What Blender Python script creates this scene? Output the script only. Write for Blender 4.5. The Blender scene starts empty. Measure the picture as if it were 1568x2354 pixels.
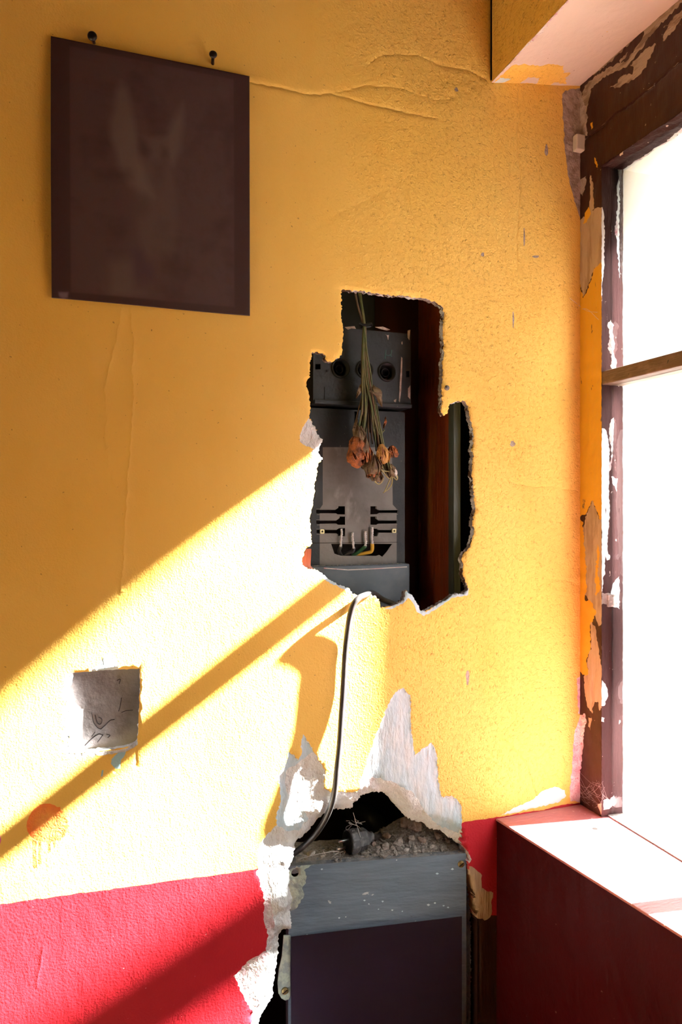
import bpy, bmesh, math, random
import numpy as np
from mathutils import Vector, Matrix, noise
from mathutils.geometry import delaunay_2d_cdt

# ---------------------------------------------------------------- camera, world, sun, exposure
F, TH, CX, CY, DIST = 1600.0, math.radians(19.1), 784.0, 1160.0, 1.05
CAM = Vector((0.0, -DIST * math.cos(TH), 1.5))
S_, C_ = math.sin(TH), math.cos(TH)
sc = bpy.context.scene
COL = sc.collection
cd = bpy.data.cameras.new('camera'); cam = bpy.data.objects.new('camera', cd); COL.objects.link(cam)
cam.location = CAM; cam.rotation_euler = (math.pi / 2, 0, -TH)
cd.sensor_fit = 'VERTICAL'; cd.sensor_height = 36.0; cd.lens = 36.0 * F / 2354.0
cd.shift_y = (1160.0 - 1177.0) / 2354.0
cd.clip_start = 0.01
sc.camera = cam

SUN_DIR = Vector((-1.0, 0.145, -0.705)).normalized()      # the way the light travels
w = bpy.data.worlds.new('sky'); sc.world = w; w.use_nodes = True
bg = w.node_tree.nodes['Background']; bg.inputs[0].default_value = (0.80, 0.90, 1.0, 1); bg.inputs[1].default_value = 9.0
sl = bpy.data.lights.new('sun', 'SUN'); sl.energy = 300.0; sl.angle = math.radians(1.2); sl.color = (1.0, 0.96, 0.90)
so = bpy.data.objects.new('sun', sl); COL.objects.link(so); so.location = (4, -0.6, 4)
so.rotation_euler = SUN_DIR.to_track_quat('-Z', 'Y').to_euler()
sc.view_settings.view_transform = 'Standard'; sc.view_settings.look = 'None'
sc.view_settings.gamma = 1.0; sc.view_settings.use_curve_mapping = False
sc.view_settings.exposure = 0.0

R = random.Random(7)

# ---------------------------------------------------------------- photograph pixel -> point on a real plane
def ray(px, py):
    u = (px - CX) / F; v = (CY - py) / F
    return Vector((S_ + u * C_, C_ - u * S_, v))
def on(px, py, pt, n):
    d = ray(px, py); pt = Vector(pt); n = Vector(n)
    return CAM + d * ((pt - CAM).dot(n) / d.dot(n))
def P(px, py, Y=0.0): return on(px, py, (0, Y, 0), (0, 1, 0))

# ---------------------------------------------------------------- tagging
def tag(o, label=None, cat=None, group=None, kind=None):
    if label: o['label'] = label
    if cat: o['category'] = cat
    if group: o['group'] = group
    if kind: o['kind'] = kind
    return o
def link(name, me, parent=None, loc=None):
    o = bpy.data.objects.new(name, me); COL.objects.link(o)
    if parent:
        o.parent = parent; o.matrix_parent_inverse = Matrix.Identity(4)
        if parent.location.length: o.matrix_parent_inverse = Matrix.Translation(parent.location).inverted()
    if loc is not None: o.location = loc
    return o
def empty(name, loc, label, cat, group=None):
    o = bpy.data.objects.new(name, None); COL.objects.link(o); o.location = loc; o.empty_display_size = 0.02
    return tag(o, label, cat, group)

# ---------------------------------------------------------------- materials
def lin(h):
    h = h.lstrip('#'); c = [int(h[i:i + 2], 16) / 255 for i in (0, 2, 4)]
    return tuple((x / 12.92 if x <= .04045 else ((x + .055) / 1.055) ** 2.4) for x in c) + (1,)
class M:
    """small node builder: layered noise colour and bump on a principled shader"""
    def __init__(s, name, col, rough=0.6, metal=0.0, spec=0.5):
        m = s.m = bpy.data.materials.new(name); m.use_nodes = True
        s.n = m.node_tree.nodes; s.l = m.node_tree.links; s.b = s.n['Principled BSDF']
        s.tc = s.n.new('ShaderNodeTexCoord'); s.col = None; s.base = col; s.bump_out = None
        s.b.inputs['Base Color'].default_value = col; s.b.inputs['Roughness'].default_value = rough
        s.b.inputs['Metallic'].default_value = metal; s.b.inputs['Specular IOR Level'].default_value = spec
    def vec(s, scale=(1, 1, 1)):
        mp = s.n.new('ShaderNodeMapping'); mp.inputs['Scale'].default_value = scale
        s.l.new(s.tc.outputs['Object'], mp.inputs['Vector']); return mp.outputs[0]
    def noise(s, sc_, det=4, stretch=(1, 1, 1), lo=0.4, hi=0.6, rough=0.55, dist=0.0):
        t = s.n.new('ShaderNodeTexNoise'); t.inputs['Scale'].default_value = sc_; t.inputs['Detail'].default_value = det
        t.inputs['Roughness'].default_value = rough; t.inputs['Distortion'].default_value = dist
        s.l.new(s.vec(stretch), t.inputs['Vector'])
        r = s.n.new('ShaderNodeMapRange'); r.inputs['From Min'].default_value = lo; r.inputs['From Max'].default_value = hi
        s.l.new(t.outputs['Fac'], r.inputs['Value']); return r.outputs[0]
    def vor(s, sc_, lo, hi, stretch=(1, 1, 1)):
        t = s.n.new('ShaderNodeTexVoronoi'); t.inputs['Scale'].default_value = sc_
        s.l.new(s.vec(stretch), t.inputs['Vector'])
        r = s.n.new('ShaderNodeMapRange'); r.inputs['From Min'].default_value = lo; r.inputs['From Max'].default_value = hi
        s.l.new(t.outputs['Distance'], r.inputs['Value']); return r.outputs[0]
    def mul(s, a, b):
        t = s.n.new('ShaderNodeMath'); t.operation = 'MULTIPLY'
        for i, v in enumerate((a, b)):
            if isinstance(v, (int, float)): t.inputs[i].default_value = v
            else: s.l.new(v, t.inputs[i])
        return t.outputs[0]
    def mix(s, fac, col, amount=1.0):
        mx = s.n.new('ShaderNodeMix'); mx.data_type = 'RGBA'
        s.l.new(s.mul(fac, amount) if amount != 1.0 else fac, mx.inputs['Factor'])
        if s.col is None: mx.inputs[6].default_value = s.base
        else: s.l.new(s.col, mx.inputs[6])
        if isinstance(col, tuple): mx.inputs[7].default_value = col
        else: s.l.new(col, mx.inputs[7])
        s.col = mx.outputs[2]; s.l.new(s.col, s.b.inputs['Base Color']); return s
    def bump(s, h, dist, strength=1.0):
        b = s.n.new('ShaderNodeBump'); b.inputs['Distance'].default_value = dist; b.inputs['Strength'].default_value = strength
        s.l.new(h, b.inputs['Height'])
        if s.bump_out: s.l.new(s.bump_out, b.inputs['Normal'])
        s.bump_out = b.outputs[0]; s.l.new(s.bump_out, s.b.inputs['Normal']); return s
    def attr(s, name='Col'):
        a = s.n.new('ShaderNodeAttribute'); a.attribute_name = name
        s.col = a.outputs['Color']; s.l.new(s.col, s.b.inputs['Base Color']); return s

MAT = {}
def build_materials():
    a = M('yellow_wall_paint', (0.82, 0.51, 0.10, 1), 0.5, spec=0.3)
    sx = a.n.new('ShaderNodeSeparateXYZ'); a.l.new(a.tc.outputs['Object'], sx.inputs[0])
    mk = a.n.new('ShaderNodeMapRange'); mk.interpolation_type = 'SMOOTHSTEP'; mk.inputs['From Min'].default_value = .22; mk.inputs['From Max'].default_value = .50
    a.l.new(sx.outputs['X'], mk.inputs['Value']); k = mk.outputs[0]          # the skim coat gets rougher towards the window
    a.mix(a.noise(3.5, 4, lo=.35, hi=.7), (0.83, 0.55, 0.150, 1), .6)
    a.mix(a.noise(14, 5, (1, 1, .3), lo=.5, hi=.8), (0.78, 0.45, 0.070, 1), .5)
    a.mix(a.noise(160, 2, lo=.71, hi=.74), (0.35, 0.18, 0.05, 1), .7)
    a.mix(a.mul(a.noise(150, 3, lo=.66, hi=.70), k), (0.45, 0.24, 0.05, 1), .6)
    a.mix(a.mul(a.noise(38, 6, (1, 1, .6), lo=.725, hi=.74), k), (0.55, 0.5, 0.48, 1), .9)
    a.bump(a.noise(380, 3, lo=.3, hi=.7), .00018).bump(a.noise(90, 4, (1, 1, .6), lo=.3, hi=.7), .00022)
    a.bump(a.mul(a.noise(300, 3, lo=.3, hi=.7), k), .0005).bump(a.mul(a.noise(150, 5, lo=.52, hi=.72), k), .0007).bump(a.mul(a.noise(34, 5, (1, 1, 1.4), lo=.35, hi=.65), k), .0004)
    MAT['yellow'] = a.m; MAT['yellow_rough'] = a.m
    a = M('old_yellow_gloss_paint', (0.72, 0.36, 0.02, 1), 0.4)
    a.mix(a.noise(60, 4, (1, 1, .4), lo=.68, hi=.7), (0.05, 0.04, 0.03, 1), .8)
    a.bump(a.noise(60, 4, (1, 1, .3), lo=.3, hi=.7), .0008); MAT['frame_yellow'] = a.m
    a = M('red_wall_paint', (0.38, 0.010, 0.019, 1), 0.5, spec=0.35)
    a.mix(a.noise(12, 5, lo=.4, hi=.7), (0.43, 0.013, 0.023, 1), .6)
    a.mix(a.noise(210, 2, lo=.74, hi=.76), (0.75, 0.35, 0.4, 1), .6)
    a.bump(a.noise(320, 3, lo=.3, hi=.7), .0002).bump(a.noise(60, 4, (1, 1, .5), lo=.3, hi=.7), .0003); MAT['red'] = a.m
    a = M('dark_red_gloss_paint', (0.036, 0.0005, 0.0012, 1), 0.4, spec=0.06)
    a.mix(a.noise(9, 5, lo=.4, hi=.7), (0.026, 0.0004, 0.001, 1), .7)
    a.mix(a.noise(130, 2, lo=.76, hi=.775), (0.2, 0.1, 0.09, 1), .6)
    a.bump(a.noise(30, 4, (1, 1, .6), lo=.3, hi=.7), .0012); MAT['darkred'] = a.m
    a = M('worn_red_sill_paint', (0.38, 0.13, 0.145, 1), 0.45, spec=0.5)
    a.mix(a.noise(10, 5, (1, 3, 1), lo=.4, hi=.7), (0.45, 0.19, 0.20, 1), .7)
    a.mix(a.noise(120, 3, lo=.68, hi=.71), (0.75, 0.6, 0.55, 1), .8)
    a.bump(a.noise(60, 4, (1, 4, 1), lo=.3, hi=.7), .0007); MAT['sill'] = a.m
    a = M('white_plaster', (0.77, 0.79, 0.80, 1), 0.8, spec=0.2)
    a.mix(a.noise(60, 5, lo=.5, hi=.75), (0.58, 0.53, 0.50, 1), .6)
    a.bump(a.noise(260, 4, lo=.3, hi=.7), .0010).bump(a.noise(70, 5, (1, 1, .6), lo=.35, hi=.65), .0028); MAT['plaster'] = a.m
    a = M('pale_blue_grey_undercoat', (0.50, 0.64, 0.72, 1), 0.7, spec=0.25)
    a.mix(a.noise(40, 5, (1, 1, .3), lo=.45, hi=.7), (0.74, 0.75, 0.75, 1), .8)
    a.mix(a.noise(110, 4, (1, 1, .25), lo=.68, hi=.7), (0.34, 0.33, 0.32, 1), .6)
    a.bump(a.noise(80, 5, (1, 1, .35), lo=.3, hi=.7), .0016); MAT['undercoat'] = a.m
    a = M('blue_undercoat', (0.33, 0.52, 0.58, 1), 0.7, spec=0.25); a.bump(a.noise(80, 5, lo=.3, hi=.7), .0008); MAT['blue'] = a.m
    a = M('pink_dusted_plaster', (0.62, 0.42, 0.44, 1), 0.8, spec=0.2)
    a.mix(a.noise(50, 6, lo=.42, hi=.58), (0.70, 0.64, 0.63, 1)); a.mix(a.noise(170, 3, lo=.6, hi=.66), (0.42, 0.07, 0.11, 1), .6)
    a.bump(a.noise(130, 5, lo=.3, hi=.7), .002); MAT['pinkplaster'] = a.m
    a = M('grey_mortar', (0.42, 0.33, 0.29, 1), 0.85, spec=0.15)
    a.mix(a.noise(70, 5, lo=.45, hi=.6), (0.26, 0.19, 0.16, 1), .8); a.bump(a.noise(120, 5, lo=.3, hi=.7), .0025); MAT['mortar'] = a.m
    a = M('tan_filler', (0.50, 0.36, 0.23, 1), 0.75, spec=0.2)
    a.mix(a.noise(70, 5, (1, 1, .18), lo=.48, hi=.62), (0.34, 0.22, 0.13, 1), .8)
    a.bump(a.noise(120, 4, (1, 1, .15), lo=.3, hi=.7), .0016); MAT['tan'] = a.m
    a = M('grey_brown_filler', (0.36, 0.27, 0.20, 1), 0.75, spec=0.2)
    a.mix(a.noise(60, 6, (1, .5, 1.4), lo=.5, hi=.62), (0.20, 0.13, 0.09, 1), .9)
    a.bump(a.noise(110, 4, (1, .5, 1.3), lo=.3, hi=.7), .0016); MAT['filler'] = a.m
    a = M('dark_brown_gloss_paint', (0.035, 0.012, 0.007, 1), 0.45, spec=.25)
    a.mix(a.noise(30, 4, (1, 1, .3), lo=.4, hi=.7), (0.05, 0.017, 0.009, 1), .7)
    a.mix(a.noise(150, 2, lo=.75, hi=.77), (0.4, 0.3, 0.22, 1), .8)
    a.bump(a.noise(50, 4, (1, 1, .2), lo=.3, hi=.7), .001); MAT['brown'] = a.m
    a = M('purple_brown_frame_paint', (0.040, 0.016, 0.016, 1), 0.6, spec=.12)
    a.mix(a.noise(24, 4, (1, 1, .3), lo=.4, hi=.7), (0.055, 0.024, 0.024, 1), .7)
    a.mix(a.noise(110, 3, (1, 1, .5), lo=.69, hi=.71), (0.6, 0.5, 0.46, 1), .9)
    a.bump(a.noise(70, 5, (1, 1, .15), lo=.3, hi=.7), .0018); MAT['purple'] = a.m
    a = M('weathered_brown_wood', (0.13, 0.075, 0.048, 1), 0.5)
    a.mix(a.noise(50, 4, (.3, 1, 1), lo=.45, hi=.65), (0.20, 0.12, 0.085, 1), .8)
    a.mix(a.noise(90, 3, lo=.70, hi=.72), (0.03, 0.02, 0.015, 1)); a.bump(a.noise(80, 4, (1, .15, 1), lo=.3, hi=.7), .0012); MAT['muntin'] = a.m
    a = M('grey_weathered_rail', (0.30, 0.26, 0.24, 1), 0.6)
    a.mix(a.noise(60, 5, (1, .4, 1), lo=.5, hi=.62), (0.70, 0.56, 0.55, 1), .9); a.mix(a.noise(90, 4, lo=.62, hi=.66), (0.10, 0.06, 0.05, 1), .8)
    a.bump(a.noise(80, 4, (1, .2, 1), lo=.3, hi=.7), .0012); MAT['rail'] = a.m
    a = M('chalky_white_paint', (0.82, 0.84, 0.86, 1), 0.6); a.bump(a.noise(60, 4, lo=.3, hi=.7), .0008); MAT['white'] = a.m
    a = M('pinkish_white_distemper', (0.60, 0.50, 0.44, 1), 0.75, spec=0.2)
    a.mix(a.noise(4, 4, lo=.35, hi=.7), (0.66, 0.53, 0.50, 1), .8); a.mix(a.noise(170, 2, lo=.74, hi=.76), (0.2, 0.12, 0.09, 1), .8)
    a.bump(a.noise(40, 4, lo=.3, hi=.7), .0008); MAT['soffit'] = a.m
    a = M('white_outdoor_render', (0.82, 0.81, 0.78, 1), 0.85, spec=0.15); a.bump(a.noise(50, 4, lo=.3, hi=.7), .0006)
    a.mix(a.noise(7, 4, lo=.45, hi=.7), (0.80, 0.76, 0.68, 1), .5); MAT['render'] = a.m
    a = M('room_floorboards', (0.34, 0.26, 0.155, 1), 0.8); a.bump(a.noise(20, 3, lo=.3, hi=.7), .001); MAT['floor'] = a.m
    a = M('ochre_room_paint', (0.10, 0.04, 0.012, 1), 0.8); a.bump(a.noise(60, 3, lo=.3, hi=.7), .001); MAT['room'] = a.m
    a = M('outdoor_ground', (0.09, 0.085, 0.07, 1), 0.9); a.mix(a.noise(3, 4), (0.05, 0.07, 0.03, 1)); MAT['ground'] = a.m
    a = M('grey_enamel', (0.017, 0.019, 0.023, 1), 0.55, spec=.2)
    a.mix(a.noise(18, 5, lo=.45, hi=.7), (0.021, 0.022, 0.025, 1), .8); a.mix(a.noise(130, 3, lo=.72, hi=.74), (0.12, 0.11, 0.10, 1), .7)
    a.bump(a.noise(60, 3, lo=.3, hi=.7), .0006); MAT['enamel'] = a.m
    a = M('stained_bakelite_plate', (0.12, 0.108, 0.10, 1), 0.5, spec=.3)
    a.mix(a.noise(9, 5, lo=.42, hi=.65), (0.055, 0.044, 0.038, 1), .85); a.mix(a.noise(25, 6, (1, 1, .5), lo=.60, hi=.72), (0.24, 0.22, 0.20, 1), .5)
    a.bump(a.noise(70, 3, lo=.3, hi=.7), .0004); MAT['plate'] = a.m
    a = M('blue_grey_board_paint', (0.125, 0.165, 0.215, 1), 0.5, spec=.3)
    a.mix(a.noise(60, 4, (.12, 1, 2), lo=.42, hi=.6), (0.155, 0.20, 0.255, 1), .8); a.mix(a.noise(45, 5, (.6, 1, 1), lo=.69, hi=.71), (0.55, 0.58, 0.60, 1), .8)
    a.mix(a.noise(80, 4, (.4, 1, 1), lo=.70, hi=.73), (0.04, 0.045, 0.05, 1), .7)
    a.bump(a.noise(150, 3, (.08, 1, 1), lo=.3, hi=.7), .0006); MAT['board'] = a.m
    a = M('blue_grey_enamel', (0.060, 0.075, 0.095, 1), 0.5, spec=.25); a.mix(a.noise(40, 4, lo=.45, hi=.65), (0.08, 0.095, 0.115, 1)); MAT['bluebox'] = a.m
    a = M('broken_edge', (0.26, 0.22, 0.20, 1), 0.85, spec=.1); a.mix(a.noise(38, 4, lo=.50, hi=.56), (0.62, 0.62, 0.62, 1)); a.mix(a.noise(70, 4, lo=.56, hi=.6), (0.09, 0.05, 0.03, 1)); a.bump(a.noise(150, 4, lo=.3, hi=.7), .002); MAT['edge'] = a.m
    a = M('shaded_rust_cupboard_paint', (0.045, 0.008, 0.002, 1), 0.5, spec=.2); a.mix(a.noise(30, 5, (1, 1, .15), lo=.4, hi=.7), (0.03, 0.005, 0.0015, 1)); MAT['rustshade'] = a.m  # darker copy of the rust paint, shade of the recess put into the colour
    a = M('mint_paint_smear', (0.50, 0.60, 0.50, 1), 0.7); a.mix(a.noise(90, 4, lo=.45, hi=.6), (0.25, 0.30, 0.32, 1), .8)
    a.bump(a.noise(150, 4, lo=.3, hi=.7), .001); MAT['mint'] = a.m
    a = M('rubble_plaster', (0.50, 0.46, 0.43, 1), 0.9, spec=.1); a.mix(a.noise(90, 4, lo=.45, hi=.6), (0.34, 0.29, 0.26, 1)); a.bump(a.noise(260, 4, lo=.3, hi=.7), .0015); MAT['rubble'] = a.m
    a = M('dusty_board_top', (0.13, 0.14, 0.155, 1), 0.9, spec=.1); a.mix(a.noise(60, 5, lo=.45, hi=.6), (0.24, 0.235, 0.23, 1)); a.bump(a.noise(400, 3, lo=.3, hi=.7), .0008); MAT['dustboard'] = a.m
    a = M('dust', (0.30, 0.28, 0.26, 1), 0.95, spec=0.1); a.mix(a.noise(300, 3, lo=.4, hi=.6), (0.22, 0.20, 0.18, 1)); a.bump(a.noise(400, 3, lo=.3, hi=.7), .001); MAT['dust'] = a.m
    a = M('rust_red_cupboard_paint', (0.24, 0.045, 0.008, 1), 0.42)
    a.mix(a.noise(30, 5, (1, 1, .15), lo=.4, hi=.7), (0.15, 0.026, 0.005, 1), .8); a.mix(a.noise(12, 5, (1, 1, .5), lo=.6, hi=.75), (0.30, 0.13, 0.03, 1), .8)
    a.bump(a.noise(90, 4, (1, 1, .12), lo=.3, hi=.7), .0012); MAT['rust'] = a.m
    a = M('green_grey_post_paint', (0.045, 0.055, 0.045, 1), 0.5); a.bump(a.noise(70, 4, (1, 1, .2), lo=.3, hi=.7), .0008); MAT['post'] = a.m
    MAT['black'] = M('black_plastic', (0.005, 0.005, 0.0055, 1), 0.45, spec=.2).m
    MAT['dark'] = M('recess_shade_dark', (0.010, 0.007, 0.006, 1), 0.8, spec=.1).m  # near black stands in for the shade in holes, slots and gaps
    a = M('black_cable_sheath', (0.022, 0.020, 0.020, 1), 0.42); a.mix(a.noise(60, 4, (1, 1, .5), lo=.5, hi=.7), (0.07, 0.06, 0.055, 1), .7); MAT['cable'] = a.m
    a = M('dusty_plug_plastic', (0.045, 0.048, 0.054, 1), 0.5); a.mix(a.noise(110, 4, lo=.5, hi=.62), (0.12, 0.12, 0.125, 1), .8); MAT['plug'] = a.m
    MAT['steel'] = M('nickel_steel', (0.62, 0.61, 0.60, 1), 0.28, 1.0).m
    a = M('crushed_foil_wire', (0.80, 0.78, 0.82, 1), 0.35, 0.3); a.bump(a.noise(700, 2, lo=.3, hi=.7), .001); MAT['foil'] = a.m
    a = M('tarnished_brass', (0.42, 0.32, 0.14, 1), 0.4, 0.9); a.mix(a.noise(120, 3), (0.16, 0.11, 0.05, 1), .6); MAT['brass'] = a.m
    MAT['nut'] = M('pale_brass_nut', (0.55, 0.52, 0.30, 1), 0.4, 0.5).m
    MAT['green'] = M('green_insulation', (0.02, 0.09, 0.03, 1), 0.5).m
    MAT['yel_ins'] = M('yellow_insulation', (0.55, 0.30, 0.03, 1), 0.5).m
    MAT['greenmark'] = M('dark_green_marker', (0.01, 0.05, 0.045, 1), 0.6).m
    a = M('dry_green_stem', (0.055, 0.068, 0.018, 1), 0.7); a.mix(a.noise(50, 3, lo=.4, hi=.6), (0.11, 0.095, 0.035, 1)); MAT['stem'] = a.m
    MAT['tendril'] = M('dry_straw_tendril', (0.26, 0.21, 0.08, 1), 0.7).m
    a = M('dry_brown_stem', (0.12, 0.065, 0.032, 1), 0.7); a.mix(a.noise(50, 3, lo=.4, hi=.6), (0.06, 0.033, 0.016, 1)); MAT['stemb'] = a.m
    a = M('dry_orange_petal', (0.30, 0.075, 0.008, 1), 0.6); a.mix(a.noise(130, 4, lo=.42, hi=.62), (0.10, 0.022, 0.004, 1)); a.bump(a.noise(300, 3, lo=.3, hi=.7), .001); MAT['petal'] = a.m
    a = M('dry_tan_petal', (0.45, 0.22, 0.05, 1), 0.6); a.mix(a.noise(200, 4, (1, 1, .2), lo=.45, hi=.6), (0.18, 0.05, 0.015, 1)); a.bump(a.noise(300, 3, lo=.3, hi=.7), .001); MAT['petal2'] = a.m
    a = M('withered_leaf', (0.075, 0.036, 0.018, 1), 0.75); a.mix(a.noise(130, 4), (0.14, 0.09, 0.04, 1)); MAT['leaf'] = a.m
    MAT['web'] = M('cobweb_silk', (0.55, 0.52, 0.50, 1), 0.8).m
    MAT['nail'] = M('black_iron_nail', (0.010, 0.009, 0.009, 1), 0.35, 0.3).m
    MAT['clip'] = M('cream_plastic', (0.55, 0.50, 0.42, 1), 0.5).m
    a = M('exposed_film_sheet', (0.06, 0.03, 0.04, 1), 0.36, spec=0.6); a.attr(); MAT['film'] = a.m
    a = M('dark_purple_film', (0.020, 0.011, 0.027, 1), 0.36, spec=0.3); a.mix(a.noise(3, 2, lo=.3, hi=.7), (0.012, 0.007, 0.014, 1)); MAT['film2'] = a.m
    a = M('niche_grime', (0.25, 0.225, 0.225, 1), 0.75, spec=.2); a.mix(a.noise(20, 5, lo=.42, hi=.65), (0.14, 0.11, 0.105, 1), .8)
    a.bump(a.noise(60, 4, lo=.3, hi=.7), .001); MAT['niche'] = a.m
    MAT['pencil'] = M('charcoal_line', (0.035, 0.028, 0.03, 1), 0.9, spec=.1).m
    # sprayed orange spot: strongest at its rim (real pigment, in the plane of the wall)
    a = M('orange_spray_paint', (0.88, 0.16, 0.03, 1), 0.5, spec=.3)
    c0 = P(106, 1886)
    g = a.n.new('ShaderNodeVectorMath'); g.operation = 'DISTANCE'; g.inputs[1].default_value = (c0.x, 0, c0.z)
    a.l.new(a.tc.outputs['Object'], g.inputs[0])
    rr = a.n.new('ShaderNodeMapRange'); rr.inputs['From Min'].default_value = .026; rr.inputs['From Max'].default_value = .004
    a.l.new(g.outputs['Value'], rr.inputs['Value'])
    a.mix(rr.outputs[0], (0.86, 0.42, 0.09, 1), .8); a.mix(a.noise(180, 4, lo=.45, hi=.6), (0.80, 0.22, 0.06, 1), .5)
    a.bump(a.noise(380, 3, lo=.3, hi=.7), .0004).bump(a.noise(90, 4, lo=.3, hi=.7), .0007); MAT['orange'] = a.m
    MAT['magenta'] = M('magenta_spray_paint', (0.70, 0.12, 0.38, 1), 0.5).m
    # window glass: thin clear pane
    m = bpy.data.materials.new('clear_window_glass'); m.use_nodes = True; n = m.node_tree.nodes; l = m.node_tree.links
    n.remove(n['Principled BSDF']); t = n.new('ShaderNodeBsdfTransparent'); t.inputs[0].default_value = (.97, .98, .98, 1)
    gl = n.new('ShaderNodeBsdfGlossy'); gl.inputs['Roughness'].default_value = 0.05
    fr = n.new('ShaderNodeFresnel'); fr.inputs[0].default_value = 1.25
    mx = n.new('ShaderNodeMixShader'); l.new(fr.outputs[0], mx.inputs[0]); l.new(t.outputs[0], mx.inputs[1]); l.new(gl.outputs[0], mx.inputs[2])
    l.new(mx.outputs[0], n['Material Output'].inputs[0]); MAT['glass'] = m
build_materials()

# ---------------------------------------------------------------- mesh helpers
def mesh_obj(name, verts, faces, mat, parent=None, smooth=False, mats=None, midx=None):
    me = bpy.data.meshes.new(name); me.from_pydata([tuple(v) for v in verts], [], faces)
    for k in (mats or [mat]): me.materials.append(MAT[k])
    if midx is not None: me.polygons.foreach_set('material_index', midx)
    if smooth: me.polygons.foreach_set('use_smooth', [True] * len(me.polygons))
    me.update(); return link(name, me, parent)
def bm_obj(name, bm, mat, parent=None, smooth=False, bevel=0.0):
    me = bpy.data.meshes.new(name); bmesh.ops.recalc_face_normals(bm, faces=bm.faces[:]); bm.to_mesh(me); bm.free()
    me.materials.append(MAT[mat])
    if smooth: me.polygons.foreach_set('use_smooth', [True] * len(me.polygons))
    o = link(name, me, parent)
    if bevel:
        b = o.modifiers.new('bevel', 'BEVEL'); b.width = bevel; b.segments = 2; b.limit_method = 'ANGLE'
    return o
def add_box(bm, x0, x1, y0, y1, z0, z1):
    v = [bm.verts.new((x, y, z)) for x in (x0, x1) for y in (y0, y1) for z in (z0, z1)]
    for f in ((0, 1, 3, 2), (4, 6, 7, 5), (0, 4, 5, 1), (2, 3, 7, 6), (0, 2, 6, 4), (1, 5, 7, 3)): bm.faces.new([v[i] for i in f])
def box(name, a, b, mat, parent=None, bevel=0.0):
    bm = bmesh.new(); add_box(bm, min(a[0], b[0]), max(a[0], b[0]), min(a[1], b[1]), max(a[1], b[1]), min(a[2], b[2]), max(a[2], b[2]))
    return bm_obj(name, bm, mat, parent, bevel=bevel)
def add_prism(bm, poly, off):
    """poly: list of 3-D points, off: vector"""
    a = [bm.verts.new(p) for p in poly]; b = [bm.verts.new(Vector(p) + off) for p in poly]; n = len(a)
    bm.faces.new(a); bm.faces.new(b[::-1])
    for i in range(n): bm.faces.new((a[i], b[i], b[(i + 1) % n], a[(i + 1) % n]))
def smooth_path(pts, sub=6):
    pts = [Vector(p) for p in pts]
    if len(pts) < 3: return pts
    q = [pts[0] * 2 - pts[1]] + pts + [pts[-1] * 2 - pts[-2]]; out = []
    for i in range(1, len(q) - 2):
        p0, p1, p2, p3 = q[i - 1:i + 3]
        for k in range(sub):
            t = k / sub
            out.append(.5 * ((2 * p1) + (p2 - p0) * t + (2 * p0 - 5 * p1 + 4 * p2 - p3) * t * t + (3 * p1 - p0 - 3 * p2 + p3) * t ** 3))
    return out + [pts[-1]]
def add_tube(bm, pts, r, seg=8, cap=True, jit=0.0):
    pts = [Vector(p) for p in pts]; n = len(pts); rs = r if isinstance(r, (list, tuple)) else [r] * n
    up = Vector((0.13, 0.97, 0.2)); rings = []
    for i, p in enumerate(pts):
        t = (pts[min(i + 1, n - 1)] - pts[max(i - 1, 0)])
        if t.length < 1e-9: t = Vector((0, 0, 1))
        t.normalize(); u = up - t * up.dot(t)
        if u.length < 1e-3: u = Vector((1, 0, 0)) - t * t.x
        u.normalize(); up = u; v = t.cross(u)
        rings.append([bm.verts.new(p + (u * math.cos(a) + v * math.sin(a)) * rs[i] * (1 + jit * (R.random() - .5)))
                      for a in [2 * math.pi * k / seg for k in range(seg)]])
    for i in range(n - 1):
        for k in range(seg):
            bm.faces.new((rings[i][k], rings[i][(k + 1) % seg], rings[i + 1][(k + 1) % seg], rings[i + 1][k]))
    if cap: bm.faces.new(rings[0][::-1]); bm.faces.new(rings[-1])
def tube(name, pts, r, mat, parent=None, seg=8, sub=6, jit=0.0):
    bm = bmesh.new(); p = smooth_path(pts, sub) if sub else pts
    rr = r
    if isinstance(r, (list, tuple)):
        rr = [r[0] + (r[-1] - r[0]) * i / (len(p) - 1) for i in range(len(p))]
    add_tube(bm, p, rr, seg, jit=jit); return bm_obj(name, bm, mat, parent, True)
def lathe(bm, c, axis, prof, seg=20):
    """prof: list of (distance along axis, radius)"""
    axis = Vector(axis).normalized(); u = axis.orthogonal().normalized(); v = axis.cross(u); rings = []
    for t, r in prof:
        rings.append([bm.verts.new(Vector(c) + axis * t + (u * math.cos(2 * math.pi * k / seg) + v * math.sin(2 * math.pi * k / seg)) * max(r, 1e-5)) for k in range(seg)])
    for i in range(len(rings) - 1):
        for k in range(seg): bm.faces.new((rings[i][k], rings[i][(k + 1) % seg], rings[i + 1][(k + 1) % seg], rings[i + 1][k]))
    bm.faces.new(rings[0][::-1]); bm.faces.new(rings[-1])

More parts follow.
